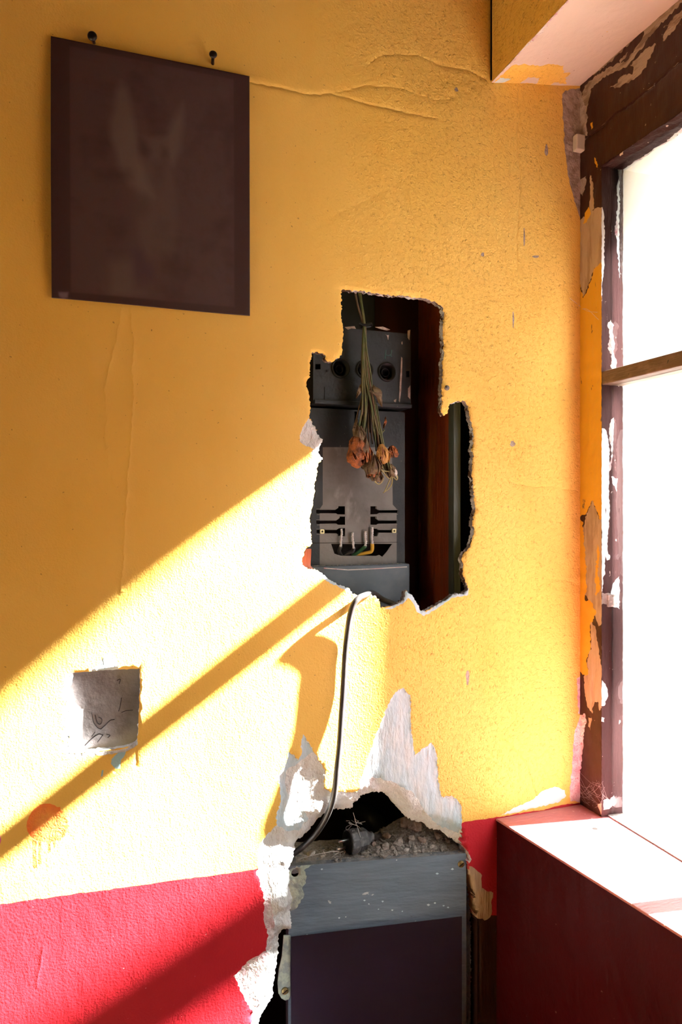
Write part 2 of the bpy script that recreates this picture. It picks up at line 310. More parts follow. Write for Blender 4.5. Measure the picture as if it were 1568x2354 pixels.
# ---------------------------------------------------------------- 2-D tools for broken surfaces
def densify(poly, step, jit=0.0, closed=True, seed=0):
    rr = random.Random(seed); out = []; n = len(poly)
    for i in range(n if closed else n - 1):
        a = poly[i]; b = poly[(i + 1) % n]; L = math.hypot(b[0] - a[0], b[1] - a[1]); k = max(1, int(L / step))
        nx, ny = (-(b[1] - a[1]) / L, (b[0] - a[0]) / L) if L > 1e-9 else (0, 0)
        for j in range(k):
            t = j / k; o = rr.uniform(-jit, jit) + jit * noise.noise((a[0] * 200 + t * L * 130, b[1] * 90, seed)) if j else rr.uniform(-jit, jit) * .5
            out.append((a[0] + (b[0] - a[0]) * t + nx * o, a[1] + (b[1] - a[1]) * t + ny * o))
    if not closed: out.append(tuple(poly[-1]))
    return out
def inside(pts, poly):
    x, y = pts[:, 0], pts[:, 1]; r = np.zeros(len(pts), bool); n = len(poly)
    for i in range(n):
        x0, y0 = poly[i]; x1, y1 = poly[(i + 1) % n]
        if y0 == y1: continue
        c = (y0 > y) != (y1 > y); r ^= c & (x < (x1 - x0) * (y - y0) / (y1 - y0) + x0)
    return r
def dist(pts, poly, closed=True):
    d = np.full(len(pts), 1e9); n = len(poly)
    for i in range(n if closed else n - 1):
        a = np.array(poly[i]); b = np.array(poly[(i + 1) % n]); ab = b - a; L = max(ab.dot(ab), 1e-14)
        t = np.clip(((pts - a) @ ab) / L, 0, 1); q = a + t[:, None] * ab
        d = np.minimum(d, np.hypot(*(pts - q).T))
    return d
def fnoise(pts, f, seed=0, oct=3):
    out = np.empty(len(pts))
    for i, (x, y) in enumerate(pts): out[i] = noise.fractal((x * f, y * f, seed * 7.3), 1.0, 2.0, oct)
    return out
def planar(name, to3, outline, holes, regions, lines, pts, base, disp=None, extra_mats=(), rim=None, parent=None, smooth=True):
    """triangulate outline (2-D) with holes; regions = [(poly, material)], lines = open polylines kept as edges.
       to3(u, v, d) gives the 3-D point at depth d. rim = [(depth, material)] per hole: inner edge of the break."""
    V = []; E = []
    def addloop(p, closed=True):
        b = len(V); V.extend(p); n = len(p)
        for i in range(n if closed else n - 1): E.append((b + i, b + (i + 1) % n))
    addloop(outline)
    for h in holes: addloop(h)
    for r, _ in regions: addloop(r)
    for l_ in lines: addloop(l_, False)
    V.extend([tuple(p) for p in pts])
    res = delaunay_2d_cdt([Vector((a, b)) for a, b in V], E, [], 0, 1e-6)
    v2 = np.array([(p.x, p.y) for p in res[0]]); f = np.array([t for t in res[2] if len(t) == 3])
    c = v2[f].mean(1); keep = inside(c, outline)
    for h in holes: keep &= ~inside(c, h)
    f = f[keep]; c = c[keep]
    mats = [base]; mi = np.zeros(len(f), int)
    for r, m in regions:
        if m not in mats: mats.append(m)
        mi[inside(c, r)] = mats.index(m)
    e1 = v2[f[:, 1]] - v2[f[:, 0]]; e2 = v2[f[:, 2]] - v2[f[:, 0]]; fl = (e1[:, 0] * e2[:, 1] - e1[:, 1] * e2[:, 0]) < 0
    f[fl] = f[fl][:, ::-1]
    dd = disp(v2) if disp else np.zeros(len(v2))
    verts = [to3(v2[i, 0], v2[i, 1], dd[i]) for i in range(len(v2))]; faces = f.tolist(); mi = mi.tolist()
    if rim:
        # boundary edges of the kept triangles that lie on a hole
        cnt = {}
        for t in faces:
            for i in range(3):
                a, b = t[i], t[(i + 1) % 3]; cnt[(a, b)] = cnt.get((a, b), 0) + 1
        bd = [(a, b) for (a, b) in cnt if (b, a) not in cnt]
        mid = np.array([(v2[a] + v2[b]) / 2 for a, b in bd])
        for h, (dep, m) in zip(holes, rim):
            if m not in mats: mats.append(m)
            near = dist(mid, h) < 2e-4; mp = {}
            for (a, b), ok in zip(bd, near):
                if not ok: continue
                for q in (a, b):
                    if q not in mp:
                        ids = [q]
                        for k in (1, 2, 3):
                            jj = (noise.noise((v2[q, 0] * 160, v2[q, 1] * 160, k * 3.1))) * .0035 * (k < 3)
                            cc = np.array(h).mean(0); dr = v2[q] - cc; dr = dr / (np.hypot(*dr) + 1e-9)
                            verts.append(to3(v2[q, 0] + dr[0] * (jj + .001), v2[q, 1] + dr[1] * (jj + .001), dd[q] + dep * k / 3)); ids.append(len(verts) - 1)
                        mp[q] = ids
                for k in range(3):
                    faces.append([b, a][::-1][::-1] and [mp[b][k], mp[a][k], mp[a][k + 1], mp[b][k + 1]]); mi.append(mats.index(m))
    me = bpy.data.meshes.new(name); me.from_pydata([tuple(v) for v in verts], [], faces)
    for k in mats: me.materials.append(MAT[k])
    me.polygons.foreach_set('material_index', mi)
    me.polygons.foreach_set('use_smooth', [smooth] * len(me.polygons)); me.update()
    return link(name, me, parent)
def W(l_, Y=0.0): return [(P(a, b, Y).x, P(a, b, Y).z) for a, b in l_]

# ================================================================ THE MAIN WALL
HOLE = [(786,666),(812,668),(836,669),(865,673),(903,680),(925,679),(947,684),(968,684),(986,688),(1006,697),(1019,707),(1021,728),(1018,745),(1019,763),
 (1021,790),(1020,816),(1018,840),(1019,863),(1016,895),(1018,922),(1013,942),(1021,956),(1030,948),(1035,929),(1050,923),(1071,923),(1078,933),(1079,957),
 (1087,983),(1089,1021),(1084,1034),(1089,1050),(1085,1070),(1088,1117),(1093,1176),(1086,1200),(1090,1220),(1082,1255),(1070,1268),(1062,1282),(1066,1303),(1065,1323),(1076,1352),
 (1068,1365),(1041,1366),(1028,1378),(1012,1385),(997,1396),(977,1406),(965,1403),(959,1387),(947,1368),(933,1358),(929,1378),(915,1388),(895,1394),(877,1398),
 (873,1384),(865,1371),(848,1367),(830,1372),(812,1366),(801,1352),(780,1346),(760,1334),(742,1318),(727,1311),(708,1308),(695,1299),(694,1287),(704,1261),(719,1249),
 (714,1217),(712,1198),(716,1176),(720,1160),(723,1141),(724,1110),(729,1088),(733,1064),(742,1056),(733,1041),(738,1025),(743,1010),(735,1003),(725,980),(712,962),
 (714,927),(711,908),(707,895),(704,881),(713,866),(712,850),(714,828),(719,810),(730,809),(748,816),(750,828),(766,831),(785,816),(787,800),(789,781),(790,760),(786,737)]
LOW = [(682,1971),(686,1947),(713,1927),(722,1912),(732,1904),(740,1892),(751,1885),(760,1874),(774,1870),(798,1873),(820,1868),(824,1855),(843,1836),(866,1829),(897,1832),
 (905,1842),(912,1851),(927,1866),(938,1880),(950,1893),(981,1901),(1000,1916),(1027,1920),(1046,1937),(1059,1947),(1073,1954),(1071,1967),(1074,1990),(1076,2012),
 (1088,2060),(1094,2114),(1096,2200),(1096,2440),(600,2440),(600,2375),(607,2351),(620,2330),(634,2302),(632,2285),(636,2270),(640,2240),(647,2204),(645,2180),(652,2152),(676,2148),
 (674,2110),(679,2079),(670,2055),(674,2034),(668,2010),(681,1985)]
PEEL = [(540,2440),(575,2400),(580,2354),(582,2325),(567,2302),(556,2280),(547,2266),(550,2250),(536,2244),(550,2232),(567,2212),(589,2199),(612,2186),(616,2170),(617,2150),(606,2110),(609,2065),
 (598,2030),(589,2003),(598,1992),(600,1962),(603,1945),(606,1927),(637,1897),(635,1878),(646,1843),(645,1815),(640,1786),(650,1776),(659,1751),(663,1728),(675,1735),(686,1748),(694,1732),(692,1712),(696,1688),
 (713,1713),(730,1742),(747,1770),(744,1813),(760,1822),(774,1818),(800,1822),(824,1820),(836,1776),(851,1732),(864,1692),(878,1656),(892,1622),(904,1598),(915,1586),(927,1581),(943,1598),(944,1640),(945,1675),
 (949,1710),(954,1736),(975,1722),(992,1707),(1004,1732),(1006,1770),(1008,1797),(1015,1832),(1034,1830),(1050,1836),(1061,1855),(1060,1893),(1062,1943),(1073,1956),(1074,1990),(1000,2100),(1000,2440)]
NICHE = [(169,1547),(200,1544),(237,1541),(280,1539),(321,1537),(322,1585),(320,1610),(319,1638),(316,1699),(310,1710),(290,1717),(258,1723),(225,1724),(192,1728),(158,1729),(160,1700),(158,1664),(162,1622),(159,1588),(166,1567)]
NICHE_L = [(156,1549),(171,1545),(168,1567),(161,1588),(164,1622),(160,1664),(161,1732),(200,1730),(258,1726),(292,1720),(316,1702),(317,1712),(290,1728),(240,1737),(190,1738),(153,1733),(155,1700),(149,1660),(155,1620),(146,1591),(157,1572)]
def splat():
    pts = []
    for k in range(48):
        a = 2 * math.pi * k / 48; r = 46 + 2 * math.sin(3 * a) + (5 * (k % 2) * (1 if -0.9 < math.sin(a) and math.cos(a) > .25 and math.sin(a) < .9 else .15))
        pts.append((108 + r * math.cos(a), 1893 + r * .95 * math.sin(a)))
    return pts
DRIPS = [[(73,1930),(85,1932),(83,1950),(85,1985),(84,1994),(78,1996),(75,1988),(75,1955)],[(87,1930),(96,1930),(94,1960),(95,1985),(91,1990),(87,1985),(88,1955)],
 [(110,1930),(118,1926),(116,1950),(117,1957),(113,1960),(110,1955)],[(123,1922),(129,1920),(128,1940),(129,1946),(125,1949),(122,1944)],[(133,1908),(139,1906),(138,1926),(139,1932),(135,1935),(132,1930)]]
CRACKS = [([(572,188),(640,200),(700,215),(730,217),(760,213),(790,222),(850,240),(920,255),(1000,272)], .0016),
 ([(1195,205),(1190,240),(1197,270),(1190,300),(1190,350),(1198,420),(1193,470),(1188,560),(1190,620)], .0014),
 ([(1137,200),(1136,300),(1139,380),(1138,460)], .0007),
 ([(280,705),(270,770),(252,840),(240,900),(246,960),(240,1000),(255,1100),(285,1150)], -.0011),
 ([(300,705),(308,790),(304,850),(308,900),(298,1050),(293,1110),(290,1180),(283,1300),(277,1360)], -.0014),
 ([(1165,1105),(1230,1120),(1270,1118),(1330,1130)], .0012),
 ([(1150,1690),(1185,1722),(1208,1750),(1222,1790),(1228,1815),(1240,1848)], .0018),
 ([(1298,1738),(1303,1760),(1298,1800),(1299,1830)], .0012),
 ([(845,150),(870,130),(900,125),(960,125),(1010,150),(1080,160),(1120,185)], .0013),
 ([(775,212),(850,195),(930,205),(1000,230),(1050,225)], .0009),
 ([(1062,1838),(1090,1836),(1140,1848)], .0009), ([(1260,1330),(1300,1335),(1325,1340)], .0008),
 ([(760,500),(820,470),(900,430),(945,400)], .0005), ([(322,1530),(321,1538),(320,1560)], .0006), ([(313,1720),(312,1760)], .0008),
 ([(1130,0),(1131,60),(1130,120),(1132,190)], .002),
 ([(98,2180),(92,2220),(85,2270)], -.0006), ([(1218,1330),(1216,1400),(1220,1470),(1222,1560),(1219,1600)], .0005)]
DADO_Z = 0.9860
def main_wall():
    X0, X1, Z0, Z1 = -2.2, 0.80, 0.0, 2.75
    outline = densify([(X0, Z0), (X1, Z0), (X1, Z1), (X0, Z1)], 0.1)
    hole = densify(W(HOLE), .0020, .0013, seed=1); low = densify(W(LOW), .0020, .0014, seed=2)
    niche = densify(W(NICHE), .003, .0005, seed=3); peel = densify(W(PEEL), .0024, .0013, seed=4)
    flake = densify(W([(710,961),(700,975),(690,998),(690,1016),(705,1026),(722,1032),(716,1040),(722,1052),(733,1062),(745,1056),(736,1041),(741,1025),(746,1009),(735,1000),(724,978)]), .0025, .0006, seed=5)
    red = densify([(X0 + .05, .05), (.625, .05), (.625, DADO_Z + .003), (.56, DADO_Z + .004), (.50, DADO_Z - .001), (.3, DADO_Z - .012), (.21, DADO_Z - .014), (-.12, DADO_Z - .001), (X0 + .05, DADO_Z)], .006, .0007, seed=6)
    regions = [(red, 'red')]
    # rougher plaster skim towards the window
    rough = densify(W([(700,-200),(1334,-200),(1334,1845),(1150,1872),(1070,1880),(1067,1820),(1012,1690),(960,1560),(1100,1430),(1130,1200),(1105,900),(1040,860),(1035,690),(900,640),(760,430),(640,150)]), .01, .003, seed=7)
    regions.append((densify(W([(1143,1882),(1335,1850),(1335,1846),(1290,1850),(1250,1862),(1200,1868),(1160,1876)]), .004, .0006, seed=8), 'red'))
    regions.append((densify(W([(1151,1874),(1181,1857),(1221,1840),(1245,1820),(1275,1808),(1299,1816),(1302,1830),(1282,1845),(1235,1856),(1188,1867)]), .004, .0012, seed=9), 'white'))
    regions.append((densify(W([(1292,217),(1300,208),(1345,200),(1345,480),(1334,500),(1322,468),(1312,430),(1305,400),(1297,330),(1294,260)]), .004, .0012, seed=10), 'mortar'))
    regions.append((densify(W([(1320,1690),(1333,1650),(1345,1650),(1345,1845),(1312,1842),(1310,1820),(1316,1760)]), .004, .0012, seed=11), 'pinkplaster'))
    regions.append((densify(W([(1326,1560),(1335,1555),(1345,1560),(1345,1645),(1330,1640)]), .004, .0012, seed=12), 'pinkplaster'))
    for k, (cx, cy, rx, ry) in enumerate([(1256,345,4,14),(1205,545,2,22),(1180,735,2,20),(1075,1558,4,18),(1232,590,8,3),(1110,585,4,5),(1050,205,5,5),(1178,1020,6,7)]):
        regions.append((W([(cx + rx * math.cos(a) * (1 + .3 * math.sin(3 * a + k)), cy + ry * math.sin(a)) for a in [i * .7 for i in range(9)]]), 'mortar'))
    regions.append((peel, 'plaster'))
    # smooth grey-blue undercoat left on the plaster, away from the broken rim
    regions.append((densify(W([(640,1786),(659,1751),(663,1728),(686,1748),(694,1732),(696,1688),(720,1728),(700,1745),(660,1770),(656,1800),(668,1850),(700,1868),(712,1885),(690,1912),(660,1912),(637,1897),(635,1878),(646,1843)]), .004, .0015, seed=13), 'undercoat'))
    regions.append((densify(W([(832,1790),(851,1732),(878,1656),(904,1598),(927,1581),(943,1598),(945,1675),(954,1736),(992,1707),(1004,1732),(1008,1797),(1015,1832),(1050,1836),(1061,1855),(1060,1920),(1010,1902),(975,1862),(950,1822),(900,1796),(860,1788)]), .004, .0015, seed=14), 'undercoat'))
    regions.append((densify(W([(540,2246),(567,2212),(589,2199),(612,2186),(622,2200),(600,2240),(598,2300),(585,2330),(567,2302),(547,2266)]), .004, .0015, seed=15), 'pinkplaster'))
    regions.append((densify(W([(606,2050),(622,2060),(628,2110),(632,2150),(626,2190),(612,2186),(617,2150),(606,2110)]), .004, .0015, seed=22), 'pinkplaster'))
    regions.append((flake, 'plaster'))
    regions.append((densify(W([(1035,929),(1050,922),(1052,924),(1046,938),(1036,944),(1030,950)]), .004, .0006, seed=16), 'undercoat'))
    for q in ([(735,1313),(760,1330),(790,1345),(812,1362),(812,1368),(785,1352),(756,1338),(735,1322)],[(915,1386),(930,1355),(950,1366),(962,1385),(968,1400),(980,1408),(1000,1394),(1012,1384),(1030,1372),(1062,1352),(1078,1352),(1076,1368),(1040,1374),(1015,1392),(1000,1402),(975,1416),(958,1406),(950,1388),(938,1374),(925,1388),(900,1400),(880,1402)]):
        regions.append((densify(W(q), .003, .0009, seed=17), 'undercoat'))
    regions.append((densify(W([(205,1543),(229,1527),(240,1504),(253,1500),(261,1509),(270,1520),(272,1541)]), .003, .0007, seed=18), 'undercoat'))
    regions.append((densify(W([(274,1728),(290,1725),(288,1734),(279,1746),(277,1767),(266,1768),(255,1756),(256,1745)]), .003, .0007, seed=19), 'blue'))
    regions.append((W([(234,1771),(238,1770),(236,1784),(232,1786)]), 'blue')); regions.append((W([(260,1773),(267,1775),(264,1780),(259,1777)]), 'blue'))
    regions.append((densify(W(NICHE_L), .003, .0006, seed=20), 'plaster'))
    regions.append((W(splat()), 'orange'))
    for dq in DRIPS: regions.append((W(dq), 'orange'))
    regions.append((W([(-12,1905),(0,1918),(3,1930),(0,1943),(-12,1950)]), 'magenta'))
    # right of the lower break: bare tan plaster, then dark brown paint
    regions.append((densify(W([(1096,2104),(1150,2104),(1150,2440),(1090,2440),(1090,2104)]), .005, .0006, seed=21), 'brown'))
    regions.append((densify(W([(1078,1992),(1095,1998),(1108,2012),(1108,2040),(1122,2048),(1134,2052),(1130,2075),(1130,2100),(1120,2114),(1092,2110),(1086,2060),(1074,2020)]), .004, .002, seed=23), 'tan'))
    regions.append((densify(W([(1062,1944),(1078,1962),(1084,1975),(1078,1985),(1068,1965)]), .003, .001, seed=24), 'pinkplaster'))
    lines = []; cr = []
    for k, (c, d) in enumerate(CRACKS):
        d *= .8 if d > 0 else .55
        p = densify(W(c), .004, .0012, closed=False, seed=40 + k); cr.append((p, d)); lines.append(p)
        for s in (-.0013, .0013, -.003, .003):
            lines.append([(x + s * .8, z + s * .6) for x, z in p])
    rr = random.Random(3); pts = []
    z = .66
    while z < 2.36:
        x = -.2
        while x < .79: pts.append((x + rr.uniform(-.002, .002), z + rr.uniform(-.002, .002))); x += .0062
        z += .0062
    for x in np.arange(X0 + .1, -.2, .12):
        for z in np.arange(.1, 2.7, .12): pts.append((x, z))
    for (a, b, c, d) in ((.19, .58, .66, 1.24),):
        for i in range(26000):
            pts.append((rr.uniform(a, b), rr.uniform(c, d)))
    pp = np.array(pts); keep = np.ones(len(pp), bool)
    dense = np.arange(len(pp)) >= len(pp) - 26000
    keep &= ~dense | inside(pp, peel)
    for h in (hole, low, niche): keep &= ~inside(pp, h) & (dist(pp, h) > .0012)
    pp = pp[keep]
    def disp(v):
        d = np.zeros(len(v))
        vis = (v[:, 0] > -.25) & (v[:, 0] < .8) & (v[:, 1] > .6) & (v[:, 1] < 2.4); i = np.where(vis)[0]; q = v[i]
        dd = fnoise(q, 4.0, 1, 2) * .0012 + fnoise(q, 16, 2, 2) * .00012
        # lumps: coarse patching at the upper right and beside the window
        for (px, py, sx, sy, amp, fr) in ((1060,205,.045,.025,.003,110),(960,170,.06,.02,.0012,90),(860,330,.07,.04,.0004,90),(1250,210,.05,.015,.002,80),(1230,700,.09,.5,.00035,80),(1200,1500,.09,.25,.0003,80),(1010,1700,.03,.06,.0003,80),(1328,1100,.012,.6,.0009,90)):
            c = P(px, py); g = np.exp(-((q[:, 0] - c.x) / sx) ** 2 - ((q[:, 1] - c.z) / sy) ** 2); k = g > .05
            t = np.zeros(len(q)); t[k] = fnoise(q[k], fr, 3, 4) * g[k] * amp; dd -= t
        for p, amp in cr:
            pa = np.array(p); lo = pa.min(0) - .01; hi = pa.max(0) + .01
            k = (q[:, 0] > lo[0]) & (q[:, 0] < hi[0]) & (q[:, 1] > lo[1]) & (q[:, 1] < hi[1])
            if k.any(): dd[k] += amp * np.exp(-(dist(q[k], p, False) / .0013) ** 2)
        # soft hollow where the patching plaster dips under the cable
        c = P(700, 1560); g = np.exp(-((q[:, 0] - c.x) / .07) ** 2 - ((q[:, 1] - c.z) / .13) ** 2); dd += BULGE * g
        # broken plaster
        k = inside(q, peel) | (dist(q, low) < 2e-4); qq = q[k]
        dh = dist(qq, low); dp = dist(qq, peel); n1 = fnoise(qq, 45, 5, 4); n2 = fnoise(qq, 140, 6, 3)
        band = .026 + .012 * n1
        left = np.clip((.335 - qq[:, 0]) / .05, 0, 1) * np.clip((qq[:, 1] - .99) / .03, 0, 1)
        ramp = np.clip(1 - dh / band, 0, 1)
        dd[k] += np.minimum(.0011, dp * .9) + ramp ** 1.3 * .016 + n1 * .0022 * np.clip(dp / .01, 0, 1) * (0.25 + ramp) + n2 * .0012 * np.clip(dp / .006, 0, 1) * (.2 + ramp) + left * .003 * np.clip(dp / .02, 0, 1)
        for pl in (flake,):
            k = inside(q, pl); dd[k] += np.minimum(.001, dist(q[k], pl) * .8) + fnoise(q[k], 90, 8, 3) * .0015
        k = inside(q, densify(W(NICHE_L), .01)); dd[k] += np.minimum(.002, dist(q[k], W(NICHE_L)) * 1.0)
        dh = dist(q, hole); k = dh < .012; dd[k] += (.0012 + .0012 * fnoise(q[k], 60, 9, 3)) * (1 - dh[k] / .012)
        d[i] = dd; return d
    o = planar('wall_back', lambda u, v, d: (u, d, v), outline, [hole, low, niche], regions, lines, pp, 'yellow', disp,
               rim=[(.013, 'edge'), (.028, 'plaster'), (.012, 'plaster')])
    return tag(o, 'yellow painted plaster wall with red dado and three broken openings', kind='structure')
BULGE = 0.0
main_wall()

# ================================================================ WINDOW WALL, ROOM SHELL, OUTSIDE
XF, XR, XO = 0.777, 0.82, 0.99          # frame face, frame back, outer face of the wall
JY, WY = -0.054, -1.05                  # inner side of the jamb, far side of the opening
ZH, ZS = 2.056, 0.9875                  # underside of frame head, sill top
def soffz(x): return 2.1895 + (x - .603) * .165
wr = bmesh.new()
add_box(wr, .603, XO, -3.2, WY, 0, 2.75)                       # pier beyond the window
add_box(wr, XF + .002, XO, WY, .10, ZH + .17, 2.75)            # wall over the window
v = [Vector(p) for p in ((.603, .001, soffz(.603)), (XF + .002, .001, soffz(XF)), (XF + .002, .001, 2.75), (.603, .001, 2.75))]
add_prism(wr, v, Vector((0, WY, 0)))
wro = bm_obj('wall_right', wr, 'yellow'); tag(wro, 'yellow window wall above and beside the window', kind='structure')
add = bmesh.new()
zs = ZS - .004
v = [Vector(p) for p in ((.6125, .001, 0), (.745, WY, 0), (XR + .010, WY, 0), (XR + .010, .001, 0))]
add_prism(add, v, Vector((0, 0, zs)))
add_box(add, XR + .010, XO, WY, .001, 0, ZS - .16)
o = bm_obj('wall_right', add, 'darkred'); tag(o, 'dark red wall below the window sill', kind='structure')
o = box('trim_8', (.6012, -.0022, soffz(.603) + .002), (.6035, -.0004, 2.74), 'dark'); tag(o, 'dark cracked joint where the two yellow walls meet', kind='structure')
# soffit of the reveal: white distemper with yellow brushed over its inner corner
so_pt, so_n = (.603, 0, soffz(.603)), Vector((-.165, 0, 1)).normalized()
def SO(l_): return [(on(a, b, so_pt, so_n).x, on(a, b, so_pt, so_n).y) for a, b in l_]
outl = densify([(.6035, 0), (XF + .001, 0), (XF + .001, WY), (.6035, WY)], .02)
planar('trim_1', lambda u, v, d: (u, v, soffz(u) - .0012 + d), outl, [], [
    (densify(SO([(1128,195),(1150,172),(1182,146),(1240,150),(1262,145),(1297,148),(1296,165),(1312,168),(1300,178),(1303,190),(1275,188),(1262,195),(1330,215)]), .004, .002, seed=51), 'yellow_rough'),
    (densify(SO([(1136,190),(1150,176),(1175,178),(1160,186)]), .003, .001, seed=52), 'undercoat'),
    (densify(SO([(1195,190),(1215,176),(1240,178),(1235,190)]), .003, .001, seed=53), 'soffit'),
    (densify([(.6035, -.02), (.6035, WY + .02), (.607, WY + .02), (.608, -.3), (.606, -.2), (.6095, -.12), (.607, -.05)], .004, .0022, seed=54), 'pinkplaster')],
    [], [(x, y) for x in np.arange(.61, .77, .012) for y in np.arange(-.45, -.01, .012)], 'soffit', lambda v: fnoise(v, 25, 4, 3) * .0014)
tag(bpy.data.objects['trim_1'], 'pinkish white soffit of the window reveal', kind='structure')
# sill board
sb = bmesh.new()
v = [Vector(p) for p in ((.6105, -.0005, zs), (.742, WY, zs), (.790, WY, zs), (.790, -.0005, zs))]
add_prism(sb, v, Vector((0, 0, .004)))
so_ = bm_obj('trim_2', sb, 'sill'); b = so_.modifiers.new('b', 'BEVEL'); b.width = .0018; b.segments = 3
tag(so_, 'worn red painted window sill', kind='structure')

bm = bmesh.new(); c = on(1368, 1905, (0, 0, ZS), (0, 0, 1)); lathe(bm, (c.x, c.y, ZS - .0005), (0, 0, 1), [(0, .0042), (.0008, .0040)], 12); bm_obj('nail_hole', bm, 'dark', so_)
win = empty('window_1', (.80, -.5, ZS), 'tall window with dark brown frame and peeling paint', 'window'); win['kind'] = 'structure'; del win['category']
# jamb: front face with fillers and old yellow paint, side face with white drips
def FX(l_, X=XF): return [(on(a, b, (X, 0, 0), (1, 0, 0)).y, on(a, b, (X, 0, 0), (1, 0, 0)).z) for a, b in l_]
jr = [([(1333,507),(1350,492),(1377,476),(1386,480),(1388,616),(1366,616),(1355,650),(1342,684),(1335,659),(1322,640),(1322,540)], 'tan'),
      ([(1356,400),(1362,410),(1366,480),(1352,495),(1358,450)], 'tan'), ([(1330,300),(1350,290),(1352,330),(1344,380),(1348,420),(1340,450),(1330,440)], 'mortar'),
      ([(1345,490),(1353,475),(1358,490),(1349,510),(1340,515)], 'frame_yellow'),
      ([(1388,600),(1390,1200),(1380,1195),(1362,1150),(1348,1180),(1330,1190),(1328,640),(1342,686),(1356,652),(1366,618)], 'frame_yellow'),
      ([(1362,1150),(1380,1195),(1390,1200),(1392,1425),(1376,1440),(1366,1410),(1357,1382),(1345,1368),(1342,1300),(1338,1230),(1348,1180)], 'tan'),
      ([(1326,1190),(1340,1200),(1346,1290),(1349,1350),(1345,1380),(1357,1380),(1371,1408),(1357,1436),(1358,1492),(1348,1515),(1354,1548),(1346,1554),(1326,1540)], 'frame_yellow'),
      ([(1374,1250),(1379,1270),(1374,1320),(1380,1350),(1370,1370),(1368,1330)], 'frame_yellow'),
      ([(1358,1430),(1368,1440),(1376,1490),(1384,1540),(1392,1560),(1392,1628),(1386,1624),(1378,1634),(1374,1612),(1365,1618),(1362,1640),(1352,1626),(1345,1600),(1342,1556),(1354,1548),(1349,1515),(1359,1492)], 'tan'),
      ([(1330,1648),(1344,1640),(1348,1655),(1342,1690),(1336,1760),(1330,1800)], 'pinkplaster'),
      ([(1352,1650),(1360,1650),(1357,1680),(1353,1670)], 'tan'), ([(1374,1850),(1390,1845),(1392,1880),(1380,1872)], 'tan')]
jam = link('jamb', bpy.data.meshes.new('jamb'), win)
bm = bmesh.new(); add_box(bm, XF + .001, XR, JY + .001, .02, ZS - .01, ZH); bm.to_mesh(jam.data); bm.free(); jam.data.materials.append(MAT['purple'])
outl = densify([(.004, ZS - .006), (JY, ZS - .006), (JY, ZH + .0), (.004, ZH + .0)], .004, .0004, seed=60)
def face_disp(v): return fnoise(v, 60, 3, 3) * .0010 + fnoise(v, 200, 4, 2) * .0004
grid_j = [(y, z) for y in np.arange(-.050, .002, .005) for z in np.arange(ZS, ZH, .006)]
planar('jamb_face', lambda u, v, d: (XF + d, u, v), outl, [], [(densify(FX(p), .003, .0016, seed=70 + i), m) for i, (p, m) in enumerate(jr)], [], grid_j, 'brown', face_disp, parent=jam)
def FY(l_): return [(on(a, b, (0, JY, 0), (0, 1, 0)).x, on(a, b, (0, JY, 0), (0, 1, 0)).z) for a, b in l_]
sr = [([(1376,478),(1384,476),(1389,490),(1390,560),(1390,600),(1386,640),(1384,690),(1376,700)], 'white'),
      ([(1376,990),(1385,984),(1393,990),(1399,1010),(1401,1040),(1400,1120),(1402,1160),(1397,1240),(1396,1265),(1402,1280),(1401,1287),(1396,1288),(1391,1278),(1391,1300),(1392,1320),(1387,1325),(1385,1360),(1376,1360)], 'white'),
      ([(1378,1556),(1388,1570),(1397,1585),(1396,1605),(1390,1622),(1378,1624)], 'white'), ([(1376,1647),(1389,1650),(1388,1660),(1376,1660)], 'white'),
      ([(1404,735),(1412,748),(1408,760),(1414,790),(1410,810),(1418,830),(1417,852),(1404,845),(1406,815),(1398,800),(1401,770),(1396,745)], 'pinkplaster'),
      ([(1404,965),(1410,960),(1412,985),(1409,1030),(1404,1080),(1399,1085),(1406,1040),(1400,985)], 'pinkplaster'), ([(1406,1095),(1420,1100),(1418,1130),(1410,1115)], 'pinkplaster'),
      ([(1408,1345),(1424,1325),(1424,1400),(1410,1395),(1404,1365)], 'white'), ([(1380,1362),(1404,1364),(1408,1392),(1380,1388)], 'rail'),
      ([(1388,1840),(1396,1835),(1402,1838),(1412,1828),(1414,1845),(1404,1858),(1388,1862)], 'white'),
      ([(1416,380),(1424,380),(1424,640),(1418,560),(1416,520),(1420,470)], 'white'), ([(1413,520),(1420,500),(1420,545),(1414,540)], 'pinkplaster')]
outl = densify([(XF, ZS - .006), (XR, ZS - .006), (XR, ZH), (XF, ZH)], .004, .0004, seed=61)
planar('jamb_side', lambda u, v, d: (u, JY + d, v), outl, [], [(densify(FY(p), .003, .0012, seed=90 + i), m) for i, (p, m) in enumerate(sr)], [],
       [(x, z) for x in np.arange(XF + .004, XR, .005) for z in np.arange(ZS, ZH, .006)], 'purple', lambda v: fnoise(v * np.array([1, .25]), 120, 3, 3) * .0013, parent=jam)
